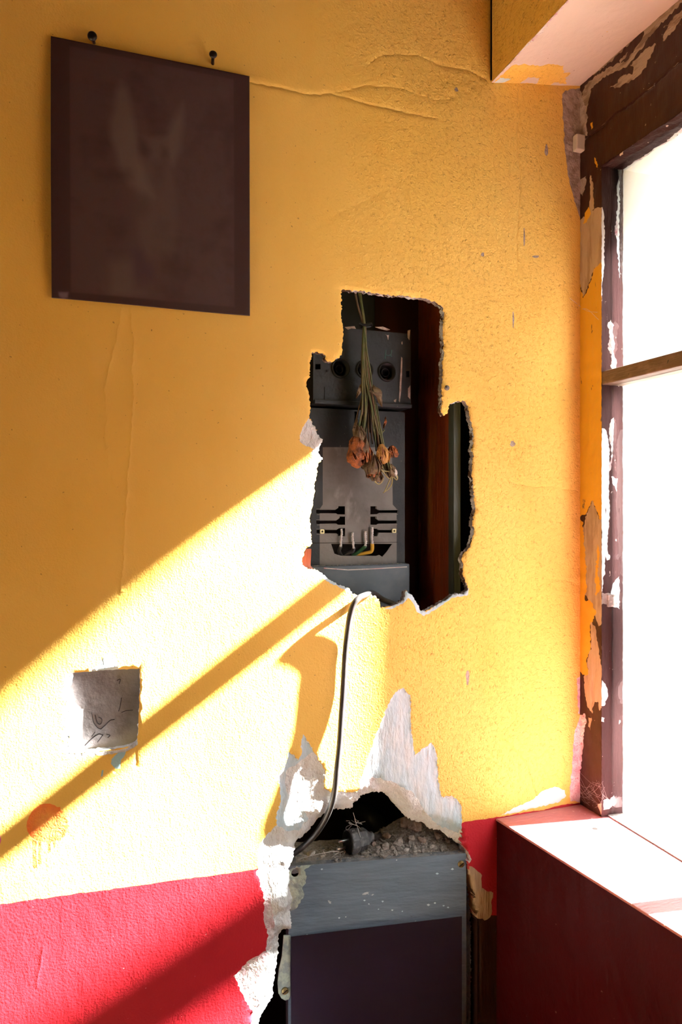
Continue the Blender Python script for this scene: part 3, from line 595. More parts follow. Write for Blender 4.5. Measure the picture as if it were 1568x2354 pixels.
# head: two boards with a chalky open joint, brushed filler
hr = [([(1358,205),(1389,178),(1420,162),(1445,150),(1471,116),(1495,84),(1517,58),(1568,5),(1620,-50),(1590,-60),(1539,0),(1500,38),(1478,60),(1481,79),(1462,109),(1442,140),(1402,154),(1365,178),(1344,198),(1336,231),(1346,262),(1352,240),(1356,222)], 'filler'),
      ([(1336,189),(1365,172),(1394,150),(1440,108),(1478,62),(1474,60),(1432,96),(1390,140),(1355,168),(1332,185)], 'filler'),
      ([(1426,178),(1440,170),(1454,171),(1457,154),(1449,149),(1470,128),(1484,112),(1493,106),(1508,101),(1503,112),(1496,133),(1488,138),(1486,154),(1470,172),(1461,181),(1440,190),(1426,200),(1402,200),(1420,191)], 'filler'),
      ([(1524,96),(1540,80),(1570,39),(1600,0),(1590,0),(1568,22),(1550,38),(1539,55),(1524,63),(1538,60),(1526,80)], 'filler'),
      ([(1424,140),(1440,122),(1444,120),(1436,134),(1426,146)], 'filler'),
      ([(1334,207),(1350,262),(1350,318),(1336,334),(1326,300)], 'mortar'),
      ([(1358,283),(1363,280),(1363,292),(1359,298)], 'frame_yellow'), ([(1366,362),(1370,370),(1376,390),(1370,380)], 'frame_yellow')]
joint = FX([(1340,318),(1352,312),(1375,298),(1410,265),(1432,250),(1455,235),(1478,214),(1500,200),(1535,162),(1568,140),(1640,80),(1800,-60)])
jp = densify(joint, .004, .0012, closed=False, seed=62)
hd = link('head', bpy.data.meshes.new('head'), win)
bm = bmesh.new(); add_box(bm, XF + .001, XR, WY, .02, ZH, ZH + .172); bm.to_mesh(hd.data); bm.free(); hd.data.materials.append(MAT['purple'])
outl = densify([(.004, ZH), (WY, ZH), (WY, 2.228), (.004, 2.228)], .01, .0004, seed=63)
gh = [(y, z) for y in np.arange(-.40, .0, .006) for z in np.arange(ZH + .004, 2.222, .006)]
chalk = [(a, b + .0012) for a, b in jp] + [(a, b - .0010) for a, b in jp[::-1]]
planar('head_face', lambda u, v, d: (XF + d, u, v), outl, [], [(densify(FX(p), .003, .0018, seed=110 + i), m) for i, (p, m) in enumerate(hr)] + [(chalk, 'filler')],
       [jp, [(a, b + .003) for a, b in jp], [(a, b - .003) for a, b in jp]], gh, 'brown',
       lambda v: face_disp(v) + .0022 * np.exp(-(dist(v, jp, False) / .0016) ** 2), parent=hd)
# underside of the head: cracked, flaking purple-brown paint
zp = Vector((0, 0, ZH))
def FZ(l_): return [(on(a, b, zp, (0, 0, 1)).x, on(a, b, zp, (0, 0, 1)).y) for a, b in l_]
outl = densify([(XF, -.004), (XR, -.004), (XR, WY), (XF, WY)], .006, .0006, seed=64)
planar('head_underside', lambda u, v, d: (u, v, ZH - .0004 + d), outl, [], [
    (densify([(XR, -.05), (XR, -.45), (XR - .004, -.45), (XR - .007, -.30), (XR - .003, -.24), (XR - .010, -.20), (XR - .004, -.15), (XR - .003, -.08)], .003, .0015, seed=65), 'pinkplaster'),
    (densify(FZ([(1424,349),(1432,346),(1433,352),(1426,356)]), .002, .0006, seed=66), 'tan')], [],
    [(x, y) for x in np.arange(XF + .003, XR, .005) for y in np.arange(-.42, -.01, .005)], 'purple', lambda v: fnoise(v * np.array([1, .35]), 110, 9, 4) * .003 - .001, parent=hd)
o = box('muntin', (XF + .001, JY + .004, 1.6965), (XF + .044, WY, 1.7185), 'muntin', win, .0015)
o = box('stile', (XF + .006, -.292, ZS), (XF + .036, -.316, ZH), 'purple', win, .0015)
box('far_jamb', (XF, WY, ZS - .01), (XR, WY + .05, ZH), 'purple', win, .001); bpy.data.objects['far_jamb'].name = 'jamb'
# stub of the missing lower bar
box('bar_stub', (XF + .010, JY + .002, 1.332), (XF + .028, JY - .004, 1.352), 'rail', win, .001)
rb = bmesh.new(); v = [Vector(p) for p in ((.7895, .0, ZS - .012), (XR + .012, .0, ZS - .012), (XR + .012, .0, ZS - .004), (XR, .0, ZS + .001), (.7895, .0, ZS + .002))]
add_prism(rb, v, Vector((0, WY, 0))); bm_obj('bottom_rail', rb, 'rail', win)
gb = bmesh.new()
for z0, z1 in ((1.7185, ZH), (ZS + .001, 1.6965)):
    for y0, y1 in ((JY, -.292), (-.316, WY + .05)):
        pn = box('pane', (XF + .020, y0, z0), (XF + .0225, y1, z1), 'glass', win)
gb.free()
# outdoors: rendered white reveal, outer sill, ground
ow = bmesh.new()
add_box(ow, XR, XO, -.050, .30, .3, 2.75)
add_box(ow, XR, XO, WY - .0, .30, ZH + .002, ZH + .175)
add_box(ow, XO - .012, XO + .03, -.088, .30, .3, 2.75)  # unseen nib added to shade the jamb and end the sunlit area
o = bm_obj('wall_outside', ow, 'render'); tag(o, 'white rendered outer reveal of the window with added unseen shading nib', kind='structure')
o = box('trim_3', (XR + .012, .0, ZS - .15), (XO + .03, WY, ZS - .12), 'render'); tag(o, 'white outer window ledge', kind='structure')
o = box('floor', (-2.2, -3.2, -.1), (XO, .3, 0), 'floor'); tag(o, 'dark floorboards', kind='structure')
o = box('ceiling', (-2.2, -3.2, 2.75), (XO, .3, 2.85), 'room'); tag(o, 'ochre ceiling', kind='structure')
o = box('wall_left', (-2.3, -3.2, 0), (-2.2, .3, 2.75), 'room'); tag(o, 'ochre side wall', kind='structure')
o = box('wall_front', (-2.2, -3.3, 0), (XO, -3.2, 2.75), 'room'); tag(o, 'ochre wall behind the viewer', kind='structure')
o = box('sky_blocker_wall', (8, -12, -.1), (8.4, 8, 6.05), 'ground'); tag(o, 'unseen dark wall added outside to block low sky light', kind='structure')  # added out of view to keep low sky light off the upper wall
o = box('ground', (XO, -12, -.3), (14, 8, -.1), 'ground'); tag(o, 'bare ground outside the house', kind='structure')

# unseen beam and pole added outside, placed by the shade they throw on the wall
def out_line(pa, pb, s):
    d = SUN_DIR / -SUN_DIR.x; a = P(*pa); b = P(*pb); s2 = s + (a.z - b.z) / (-d.z) * 1.0
    return a - d * s, b - d * s2
qa, qb = out_line((500, 1215), (0, 1640), 1.5); k = (qb - qa).normalized(); k = k if k.y < 0 else -k
pr = bmesh.new(); e0 = qa + k * .5; e1 = qa - k * ((qa.x - XO - .01) / k.x)
add_prism(pr, [e1, e0, e0 - Vector((.11, 0, 0)), e1 - Vector((.11, 0, 0))], Vector((0, 0, .02)))
tag(bm_obj('shade_beam', pr, 'room'), 'unseen beam added outside to dim the top of the sunbeam', kind='structure')
qa, qb = out_line((600, 2140), (230, 2390), 1.9); k = (qb - qa).normalized(); k = k if k.x > 0 else -k
pl = bmesh.new(); st = qa - k * ((qa.x - XO) / k.x); add_tube(pl, [st, qa + k * .5], .040, 14)
tag(bm_obj('shade_pole', pl, 'brown', None, True), 'unseen round pole added outside to shade a band of the dado', kind='structure')

# ================================================================ CUPBOARD BEHIND THE BREAK
XRC = on(1043, 1200, (0, .035, 0), (0, 1, 0)).x; YB = .170
ZC0, ZC1 = 1.255, 1.90
cup = empty('meter_cupboard', (.45, YB, ZC0), 'rust red wooden meter cupboard behind the large broken opening', 'cupboard')
box('back_panel', (.235, YB, ZC0), (XRC + .06, YB + .015, ZC1), 'rustshade', cup)
box('side_panel', (XRC, .045, ZC0), (XRC + .012, YB, ZC1), 'rust', cup)
box('side_panel', (.235, .021, ZC0), (.247, YB, ZC1), 'rust', cup)
box('bottom_panel', (.235, .021, ZC0 - .012), (XRC + .06, YB, ZC0), 'rust', cup)
box('top_panel', (.235, .021, ZC1), (XRC + .06, YB, ZC1 + .012), 'rustshade', cup)
box('post', (XRC - .001, .033, ZC0), (P(1059, 1200, .033).x, .052, ZC1), 'post', cup, .001)
box('outer_panel', (XRC + .048, .021, ZC0), (XRC + .06, YB, ZC1), 'dark', cup)
# upper back batten seen above the fuse box
a = P(790, 690, .150); b = P(862, 752, .150); box('batten', (a.x - .02, .150, b.z - .03), (b.x, .168, ZC1), 'black', cup, .001)

# fuse box
YFB = .085
fa = P(722, 750, YFB); fb = P(943, 938, YFB)
fus = empty('fuse_box', (fa.x, YFB, fb.z), 'grey enamel fuse box with three round sockets, behind dried flowers', 'fuse box')
soc = [(783, 847, 22), (838, 850, 21), (889, 855, 22)]
ppm = F / (P(840, 850, YFB) - CAM).dot(Vector((S_, C_, 0)))
holes = []
for x, y, r in soc:
    c = P(x, y, YFB); holes.append([(c.x + r / ppm * 1.03 * math.cos(2 * math.pi * k / 28), c.z + r / ppm * math.sin(2 * math.pi * k / 28)) for k in range(28)])
def sq(x0, y0, x1, y1, Y): return W([(x0, y0), (x1, y0), (x1, y1), (x0, y1)], Y)
fz0, fz1 = fb.z, fa.z
slots = [sq(725, 837, 737, 849, YFB), sq(934, 853, 941, 867, YFB)]
outl = densify([(fa.x, fz0), (fb.x, fz0), (fb.x, fz1), (fa.x, fz1)], .01)
marks = [(densify(W(p, YFB), .003, .0006, seed=130 + i), 'pinkplaster') for i, p in enumerate([[(922,820),(925,822),(923,890),(919,925),(917,924),(919,880)],[(942,760),(940,780),(936,774),(937,760)],[(942,888),(937,893),(938,910),(942,915)],[(886,768),(894,770),(893,780),(890,772)]])]
p_ = planar('cover', lambda u, v, d: (u, YFB + d, v), outl, holes + slots, [], [], [], 'enamel', rim=[(.014, 'black')] * 3 + [(.006, 'dark')] * 2, parent=fus, smooth=False)
box('case', (fa.x, YFB + .001, fz0), (fb.x, YB - .001, fz0 + .002), 'enamel', fus)
bm = bmesh.new(); add_box(bm, fa.x - .0015, fa.x, YFB, YB - .001, fz0, fz1); add_box(bm, fb.x, fb.x + .0015, YFB, YB - .001, fz0, fz1); add_box(bm, fa.x, fb.x, YFB, YB - .001, fz1, fz1 + .0015)
bm_obj('case_side', bm, 'enamel', fus)
box('backing', (fa.x, YFB + .030, fz0 + .002), (fb.x, YFB + .032, fz1), 'dark', fus)
bm = bmesh.new(); add_box(bm, fa.x - .001, fb.x + .0015, YFB - .006, YFB + .004, fz0 - .001, fz0 + .006); bm_obj('lip', bm, 'enamel', fus, bevel=.0015)
bm = bmesh.new()
A_ = P(754, 915, YFB); B_ = P(918, 868, YFB)
add_box(bm, P(746, 0, YFB).x, P(928, 0, YFB).x, YFB - .0012, YFB, P(746, 921, YFB).z, P(746, 919.5, YFB).z)
add_box(bm, P(746, 0, YFB).x, P(747.5, 0, YFB).x, YFB - .0012, YFB, P(746, 921, YFB).z, P(746, 890, YFB).z)
bm_obj('seam', bm, 'enamel', fus)
for x, y, r in soc:
    c = P(x, y, YFB); rr = r / ppm
    bm = bmesh.new(); seg = 28
    rings = []
    for t, q in ((.0, 1.04), (-.003, 1.0), (-.003, .86), (.014, .78), (.014, .50), (.006, .46), (.006, .38), (.018, .34), (.018, .0)):
        rings.append([bm.verts.new((c.x + q * rr * math.cos(2 * math.pi * k / seg), c.y + t, c.z + q * rr * math.sin(2 * math.pi * k / seg))) for k in range(seg)])
    for i in range(len(rings) - 1):
        for k in range(seg): bm.faces.new((rings[i][k], rings[i][(k + 1) % seg], rings[i + 1][(k + 1) % seg], rings[i + 1][k]))
    bm_obj('fuse_socket', bm, 'black', fus, True)
def stroke(bm, pts, Y, wpx, t=.0008):
    for i in range(len(pts) - 1):
        a = P(*pts[i], Y); b = P(*pts[i + 1], Y); d = (b - a); L = max(d.length, 1e-6); nrm = Vector((-d.z, 0, d.x)) / L * (wpx / ppm / 2); e = d / L * (wpx / ppm * .3)
        add_prism(bm, [a - e + nrm, b + e + nrm, b + e - nrm, a - e - nrm], Vector((0, -t, 0)))
bm = bmesh.new()
stroke(bm, [(887, 805), (885, 825)], YFB, 2.2); stroke(bm, [(900, 805), (898, 818), (900, 820)], YFB, 2.2); stroke(bm, [(886, 816), (893, 818), (898, 815)], YFB, 1.8)
bm_obj('green_letter', bm, 'greenmark', fus)
bm = bmesh.new(); stroke(bm, [(747, 852), (750, 850), (751, 855), (747, 859)], YFB, .9); stroke(bm, [(752, 850), (752, 854), (755, 854), (756, 849)], YFB, .9); bm_obj('pencil_mark', bm, 'pencil', fus)
bm = bmesh.new()
for i, p in enumerate([[(922,820),(925,823),(924,860),(922,900),(919,925),(917,922),(919,880),(921,850)],[(943,758),(941,782),(937,776),(937,760)],[(943,886),(938,893),(938,912),(943,918)],[(886,768),(889,771),(894,770),(892,782),(890,773)],[(923,786),(925,785),(925,792),(923,791)],[(905,920),(911,917),(910,925),(906,924)],[(792,752),(815,750),(818,756),(808,755),(800,758)],[(862,752),(880,751),(897,758),(890,760),(876,757)]]):
    q = [P(a, b_, YFB) for a, b_ in p]; add_prism(bm, q, Vector((0, -.0006, 0)))
o = bm_obj('paint_chips', bm, 'mortar', fus); o['kind'] = 'stuff'

# meter mounting plate with keyhole slots
YM = .105
ma = P(706, 937, YM); mb = P(929, 1303, YM)
met = empty('meter_plate', (ma.x, YM, mb.z), 'stained grey meter mounting plate with six keyhole slots under the fuse box', 'meter plate')
def Z(l_, Y): return W([(700 + a / 6.533, 1150 + b / 6.533) for a, b in l_], Y)
kslots = [[(178,145),(460,145),(505,118),(505,90),(608,90),(608,212),(500,212),(470,195),(178,195)],[(178,305),(475,305),(520,275),(520,245),(612,245),(612,368),(505,368),(480,352),(178,352)],
 [(183,445),(480,445),(520,420),(612,420),(612,540),(515,540),(480,497),(183,495)],[(990,90),(1085,90),(1085,130),(1120,150),(1400,150),(1400,190),(1120,190),(1095,212),(990,212)],
 [(990,245),(1085,245),(1085,280),(1120,305),(1390,305),(1390,350),(1115,350),(1090,368),(990,368)],[(1035,425),(1090,425),(1110,447),(1390,447),(1390,487),(1115,487),(1095,540),(1035,540)],
 [(400,655),(1320,655),(1240,770),(1165,855),(1125,820),(1080,835),(560,835),(500,820),(450,800)]]
hs = [Z(k, YM) for k in kslots] + [sq(815, 946, 822, 978, YM)]
outl = densify([(ma.x, mb.z), (mb.x, mb.z), (mb.x, ma.z), (ma.x, ma.z)], .012)
inner = W([(742,1028),(901,1028),(903,1160),(912,1170),(912,1300),(735,1300),(735,1170),(742,1160)], YM)
lowr = Z([(130,640),(1400,625),(1400,632),(130,648)], YM)
planar('plate', lambda u, v, d: (u, YM + d, v), outl, hs, [(inner, 'plate'), (lowr, 'dark')], [], [], 'enamel', rim=[(.004, 'plate')] * 8, parent=met, smooth=False)
box('plate_side', (ma.x - .0015, YM, mb.z), (ma.x, YB - .001, ma.z), 'enamel', met); box('plate_side', (mb.x, YM, mb.z), (mb.x + .0015, YB - .001, ma.z), 'enamel', met)
box('backing', (ma.x, YM + .028, mb.z), (mb.x, YM + .030, ma.z), 'dark', met)
# thin raised rims beside the slots
for y0, x0, x1 in ((130,178,455),(212,190,500),(290,178,470),(368,190,505),(430,178,470),(508,183,505),(135,1110,1400),(207,1120,1400),(290,1110,1390),(362,1110,1390),(430,1110,1390),(500,1110,1390)):
    bm = bmesh.new(); q = Z([(x0, y0), (x1, y0), (x1, y0 + 7), (x0, y0 + 7)], YM); add_prism(bm, [Vector((a, YM, c)) for a, c in q], Vector((0, -.0012, 0)))
    bm_obj('slot_rim', bm, 'plate', met)
def P7(a, b, Y): return P(700 + a / 6.533, 1150 + b / 6.533, Y)
for cx, cy in ((270, 470), (1350, 460)):
    bm = bmesh.new(); c = P7(cx, cy, YM - .003); s = .0036
    o_ = [(c.x + sx * s, c.z + sz * s) for sx, sz in ((-1, -.7), (-.7, -1), (.7, -1), (1, -.7), (1, .7), (.7, 1), (-.7, 1), (-1, .7))]
    r_ = [(c.x + s * .5 * math.cos(2 * math.pi * k / 8 - 2.55), c.z + s * .5 * math.sin(2 * math.pi * k / 8 - 2.55)) for k in range(8)]
    L1 = [[bm.verts.new((x, c.y + y, z)) for x, z in o_] for y in (0, .004)]; L2 = [[bm.verts.new((x, c.y + y, z)) for x, z in r_] for y in (0, .004)]
    for k in range(8):
        j = (k + 1) % 8; bm.faces.new((L1[0][k], L1[0][j], L2[0][j], L2[0][k])); bm.faces.new((L1[0][k], L1[1][k], L1[1][j], L1[0][j])); bm.faces.new((L2[0][k], L2[0][j], L2[1][j], L2[1][k]))
    bm_obj('terminal_nut', bm, 'nut', met)
YW = YM - .006
for pts, sheath, m in ((((555,430),(560,500),(548,600),(545,700)), ((545,690),(520,760),(550,825),(580,850)), 'cable'), (((727,480),(722,540),(730,640),(740,725)), ((740,715),(720,770),(650,800),(560,845)), 'cable'),
                       (((918,465),(915,540),(922,620),(915,690)), ((915,690),(860,740),(790,790),(720,835)), 'green'), (((1018,405),(1020,480),(1016,560),(1018,655)), ((1018,650),(1010,760),(930,790),(770,825)), 'yel_ins')):
    wr_ = empty('wire', P7(*pts[-1], YW), {'cable': None}.get(m, None) or '', 'wire'); 
    o_ = wr_
    tube('bare_end', [P7(a, b, YW) for a, b in pts], .0019, 'foil', wr_, 7, 8, .7)
    tube('sheath', [P7(a, b, YW + .004 + .006 * i) for i, (a, b) in enumerate(sheath)], .0032, m, wr_, 8)
    q_ = {'cable': ('leftmost' if pts[0][0] < 600 else 'second from the left', 'black'), 'green': ('third from the left', 'green'), 'yel_ins': ('rightmost', 'yellow')}[m]
    wr_['label'] = f'{q_[0]} of four stripped wires under the meter plate, {q_[1]} sheath'; wr_['group'] = 'stripped wires below the meter plate'
# lower terminal box
YT = .085
ta = P(694, 1303, YT); tb = P(943, 1303, YT)
trm = empty('terminal_box', (ta.x, YT, ZC0), 'blue grey steel terminal box below the meter plate with crumbs on top', 'terminal box')
box('case', (ta.x - .006, YT, ZC0 + .005), (tb.x, YB - .001, ta.z), 'bluebox', trm, .003)
bm = bmesh.new()
for i in range(70):
    x = R.uniform(ta.x, tb.x - .01); r = R.uniform(.0005, .0016); c = Vector((x, YT + R.uniform(-.0005, .006), ta.z + .0006)); bmesh.ops.create_icosphere(bm, subdivisions=1, radius=r, matrix=Matrix.Translation(c) @ Matrix.Diagonal((1.6, 1, .6, 1)))
o = bm_obj('crumbs', bm, 'dust', trm); o['kind'] = 'stuff'
bm = bmesh.new()
stroke(bm, [(745, 1306), (800, 1310), (850, 1308), (935, 1303)], YT, 2.0); bm_obj('paint_edge', bm, 'pinkplaster', trm)

# broken red splinter at the lower left of the break
bm = bmesh.new(); add_prism(bm, [P(a, b, .021) for a, b in ((690,1300),(694,1284),(705,1262),(716,1262),(714,1300),(726,1314),(712,1312))], Vector((0, .012, 0)))
o = bm_obj('board_splinter', bm, 'rust'); tag(o, 'rust red splinter of board at the lower left rim of the large break', 'splinter')

# ================================================================ DRIED FLOWERS
YD = .050
def D(px, py, dy=0.0): return P(px, py, YD + dy)
bou = empty('dried_bouquet', D(838, 745), 'dried orange flowers hanging head down in the large broken opening', 'flowers')
rs = random.Random(11)
def stem(p, r, m, name='stem'): return tube(name, p, r, m, bou, 6, 5)
stem([D(816,668,-.0),D(822,700),D(832,735),D(838,760),D(836,830),D(834,900),D(820,960),D(812,1010)], (.0017,.0012), 'stemb')
stem([D(828,668,.01),D(832,700,.005),D(838,740),D(842,800,-.004),D(852,860,-.005),D(858,920,-.004)], (.0018,.0014), 'stem')
stem([D(824,668,.006),D(834,720),D(838,760,-.003),D(846,830),D(856,900,-.004),D(870,960,-.006),D(882,1020,-.006),D(895,1075,-.006),D(908,1100,-.006)], (.0016,.0012), 'stem')
for i in range(34):
    x = rs.uniform(-8, 8); e = rs.uniform(-26, 34); m = 'stem' if rs.random() < .62 else 'stemb'; q = rs.uniform(-.008, .008); yb = rs.uniform(980, 1060)
    stem([D(838 + x * .25, 748, q * .2), D(838 + x * .7, 820, q * .5), D(842 + x + e * .12, 880, q), D(848 + x + e * .4, 940, q), D(848 + x + e * .8, 990, q), D(850 + x + e, yb, q)], (.0016, .0011), m)
for i in range(16):
    x = rs.uniform(-7, 7); q = rs.uniform(-.010, .0)
    stem([D(860 + x, 930, q), D(868 + x, 980, q), D(880 + x, 1040, q), D(890 + x * 1.6, 1075, q), D(898 + x * 1.6, 1095 + rs.uniform(-8, 8), q)], (.0013, .0009), 'stem')
# thin curling ends
for p in ([(868,1070),(880,1082),(898,1085),(903,1095),(912,1103),(914,1096),(908,1086)],[(873,1075),(885,1090),(895,1100),(902,1092)],[(898,1098),(893,1110),(888,1122),(884,1130)],[(902,1092),(901,1112),(893,1124),(881,1133)],[(862,1088),(864,1108),(872,1113),(880,1105),(882,1095)],[(857,1040),(862,1058),(872,1068),(880,1075)],[(848,1075),(856,1090),(864,1098),(862,1110)],[(896,1070),(906,1085),(913,1098),(911,1104)]):
    stem([D(a, b, -.010) for a, b in p], (.0011, .0008), 'tendril', 'tendril')
tube('tie', [D(826, 742, -.003), D(838, 747, -.005), D(852, 744, -.003), D(853, 749, .003), D(838, 752, .003), D(826, 748, .002)], .0022, 'black', bou, 6)
def flower(px, py, w_, h_, rot, m, n=9, dy=-.006):
    bm = bmesh.new(); c = D(px, py, dy); s = 1 / ppm
    for k in range(n):                                    # crumpled petals hanging from the calyx
        a = 2 * math.pi * k / n + rs.uniform(-.3, .3); L = h_ * s * rs.uniform(.75, 1.1); W_ = w_ * s * .42
        rows = []
        for i in range(5):
            t = i / 4; rad = W_ * (.25 + 1.0 * math.sin(t * 2.3)) ; wid = W_ * (.30 + .55 * math.sin(t * 2.6)) * 1.0
            base = Vector((math.cos(a) * rad, math.sin(a) * rad * .8, -t * L)); side = Vector((-math.sin(a), math.cos(a), 0))
            rows.append([bm.verts.new(base + side * wid * q + Vector((rs.uniform(-1, 1), rs.uniform(-1, 1), rs.uniform(-1, 1))) * .0012) for q in (-1, -.3, .4, 1)])
        for i in range(4):
            for j in range(3): bm.faces.new((rows[i][j], rows[i][j + 1], rows[i + 1][j + 1], rows[i + 1][j]))
    bmesh.ops.rotate(bm, verts=bm.verts, cent=(0, 0, 0), matrix=Matrix.Rotation(rot, 3, 'Y'))
    bmesh.ops.translate(bm, verts=bm.verts, vec=c + Vector((0, 0, 0)))
    o = bm_obj('flower_head', bm, m, bou); o.modifiers.new('s', 'SOLIDIFY').thickness = .0006; return o
flower(824, 1000, 30, 42, .15, 'petal'); flower(826, 980, 22, 30, -.1, 'leaf'); flower(808, 1028, 36, 42, -.55, 'petal'); flower(842, 1018, 22, 50, .0, 'petal')
flower(878, 1022, 24, 40, -.12, 'petal2', 11, -.012); flower(900, 1026, 20, 26, -.2, 'petal', dy=.004); flower(858, 1045, 34, 46, .0, 'leaf'); flower(862, 1070, 28, 30, .1, 'petal', dy=-.004); flower(896, 1068, 18, 28, -.3, 'leaf'); flower(870, 1084, 24, 24, .2, 'leaf'); flower(846, 1040, 20, 36, .1, 'leaf', dy=.003)
def leaf(pts, w_, m='leaf'):
    bm = bmesh.new(); p = smooth_path([D(a, b, c) for a, b, c in pts], 5); rows = []
    for i, q in enumerate(p):
        t = i / (len(p) - 1); ww = w_ / ppm * math.sin(math.pi * min(.98, t * .9 + .06)); rows.append([bm.verts.new(q + Vector((-ww + rs.uniform(-.0006, .0006), .002 * math.sin(t * 9), 0))), bm.verts.new(q + Vector((0, -.0018, 0))), bm.verts.new(q + Vector((ww, .002 * math.cos(t * 7), 0)))])
    for i in range(len(rows) - 1):
        for j in range(2): bm.faces.new((rows[i][j], rows[i][j + 1], rows[i + 1][j + 1], rows[i + 1][j]))
    bm_obj('leaf', bm, m, bou).modifiers.new('s', 'SOLIDIFY').thickness = .0005
leaf([(835,880,0),(828,895,-.004),(820,915,-.008)], 6); leaf([(858,885,-.004),(868,900,-.012),(876,932,-.014)], 9); leaf([(850,895,-.01),(862,905,-.014),(872,912,-.014)], 7)
leaf([(862,900,0),(872,918,-.008),(879,935,-.01)], 6, 'stemb'); leaf([(834,915,0),(832,940,-.004),(833,965,-.006)], 4, 'stemb'); leaf([(882,985,-.004),(886,970,-.004),(887,958,-.002)], 3, 'petal'); leaf([(822,965,0),(816,985,-.004),(815,1005,-.004)], 6)
leaf([(842,1005,-.008),(840,1030,-.012),(845,1060,-.01)], 8, 'leaf'); leaf([(902,1070,-.008),(908,1085,-.01),(912,1100,-.01)], 5, 'web')

# ================================================================ THE CABLE
cb = [(905,1388,.058),(880,1378,.045),(858,1364,.018),(840,1368,-.004),(824,1376,-.012),(811,1393,-.013),(803,1425,-.010),(797,1470,-.007),(793,1520,-.007),(789,1590,-.007),(785,1650,-.008),(781,1710,-.010),(775,1770,-.012),(770,1815,-.010),(762,1850,-.002),(747,1885,.012),(725,1918,.022),(700,1943,.032),(675,1962,.038),(650,1972,.042)]
tag(tube('cable', [P(a, b, y) for a, b, y in cb], .0046, 'cable', None, 12, 8), 'black cable drooping from the large opening down to the broken lower one', 'cable')

# ================================================================ LOWER RECESS, BOARD, FILM
A = P(664, 1988, .058); B = P(1072, 1968, .0035); ZT = .937
ax = Vector((B.x - A.x, B.y - A.y, 0)); LB = ax.length; ax.normalize(); nb = Vector((-ax.y, ax.x, 0))     # nb points into the wall
def BP(u, d, z): return Vector((A.x, A.y, 0)) + ax * u + nb * d + Vector((0, 0, z))
def obox(name, u0, u1, d0, d1, z0, z1, mat, parent=None, bevel=0.0):
    bm = bmesh.new(); add_prism(bm, [BP(u0, d0, z0), BP(u1, d0, z0), BP(u1, d1, z0), BP(u0, d1, z0)], Vector((0, 0, z1 - z0))); return bm_obj(name, bm, mat, parent, bevel=bevel)
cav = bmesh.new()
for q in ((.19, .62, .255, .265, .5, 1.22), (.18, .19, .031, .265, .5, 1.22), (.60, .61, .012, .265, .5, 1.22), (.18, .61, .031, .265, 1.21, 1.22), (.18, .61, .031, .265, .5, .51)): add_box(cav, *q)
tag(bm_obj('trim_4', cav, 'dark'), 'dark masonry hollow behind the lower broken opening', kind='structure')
def uv_on(px, py, d):   # pixel on the plane parallel to the board front at offset d
    pt = BP(0, d, 0); q = on(px, py, pt, nb); return (q - pt).dot(ax), q.z
bd = empty('wooden_cabinet', BP(LB / 2, .02, .55), 'blue grey painted wooden cabinet top set in the lower broken opening', 'cabinet')
holes = []
for x, y, r in ((678, 2007, 8.5),):
    u, z = uv_on(x, y, 0); holes.append([(u + r / 1480 * math.cos(k * math.pi / 8), z + r / 1480 * math.sin(k * math.pi / 8)) for k in range(16)])
outl = densify([(0, .55), (LB, .55), (LB, ZT), (0, ZT)], .02, 0)
def UB(l_): return [uv_on(a, b, 0) for a, b in l_]
mint = densify(UB([(660,2000),(700,1985),(735,1982),(712,1992),(700,2000),(704,2020),(696,2038),(700,2060),(690,2075),(676,2090),(660,2090)]), .003, .002, seed=140)
chips = [(densify(UB([(x - s, y), (x, y - s * .6), (x + s, y), (x, y + s * .7)]), .002, .0008, seed=150 + i), 'undercoat') for i, (x, y, s) in enumerate([(838,2070,3),(848,2078,2),(880,2072,3),(902,2092,3),(925,2095,2),(985,2080,4),(1000,2076,3),(1020,2082,3),(1030,2086,3),(740,1998,3),(912,1977,2),(780,2110,3),(795,2108,2),(706,2148,2),(1005,2008,4),(1040,1998,4),(870,2090,2)])]
planar('front_board', lambda u, v, d: BP(u, d, v), outl, holes, [(mint, 'mint')] + chips, [], [(u, z) for u in np.arange(.01, LB, .01) for z in np.arange(.8, ZT, .01)], 'board', lambda v: fnoise(v, 40, 3, 3) * .0004, rim=[(.010, 'dark')], parent=bd)
obox('top_board', 0, LB, .0006, .075, ZT - .012, ZT, 'dustboard', bd)
obox('side_board', -.0, .012, .012, .075, .55, ZT - .012, 'board', bd); obox('side_board', LB - .012, LB, .012, .075, .55, ZT - .012, 'board', bd)
def screw(px, py, d, r, parent, name='screw'):
    u, z = uv_on(px, py, d); bm = bmesh.new(); c = BP(u, d, z)
    lathe(bm, c + nb * .002, -nb, [(0, r), (.003, r), (.0042, r * .8), (.0046, r * .3)], 20)
    s = bm_obj(name, bm, 'brass', parent, True)
    bm = bmesh.new(); k = ax * .8 + Vector((0, 0, .6)); k.normalize(); h = Vector((0, 0, 1)).cross(nb) ; t = nb.cross(k)
    q = [c - nb * .0028 + k * r * .8 + t * r * .12, c - nb * .0028 + k * r * .8 - t * r * .12, c - nb * .0028 - k * r * .8 - t * r * .12, c - nb * .0028 - k * r * .8 + t * r * .12]
    add_prism(bm, q, nb * .001); bm_obj('screw_slot', bm, 'dark', s)
screw(1060, 1986, 0, .0055, bd)
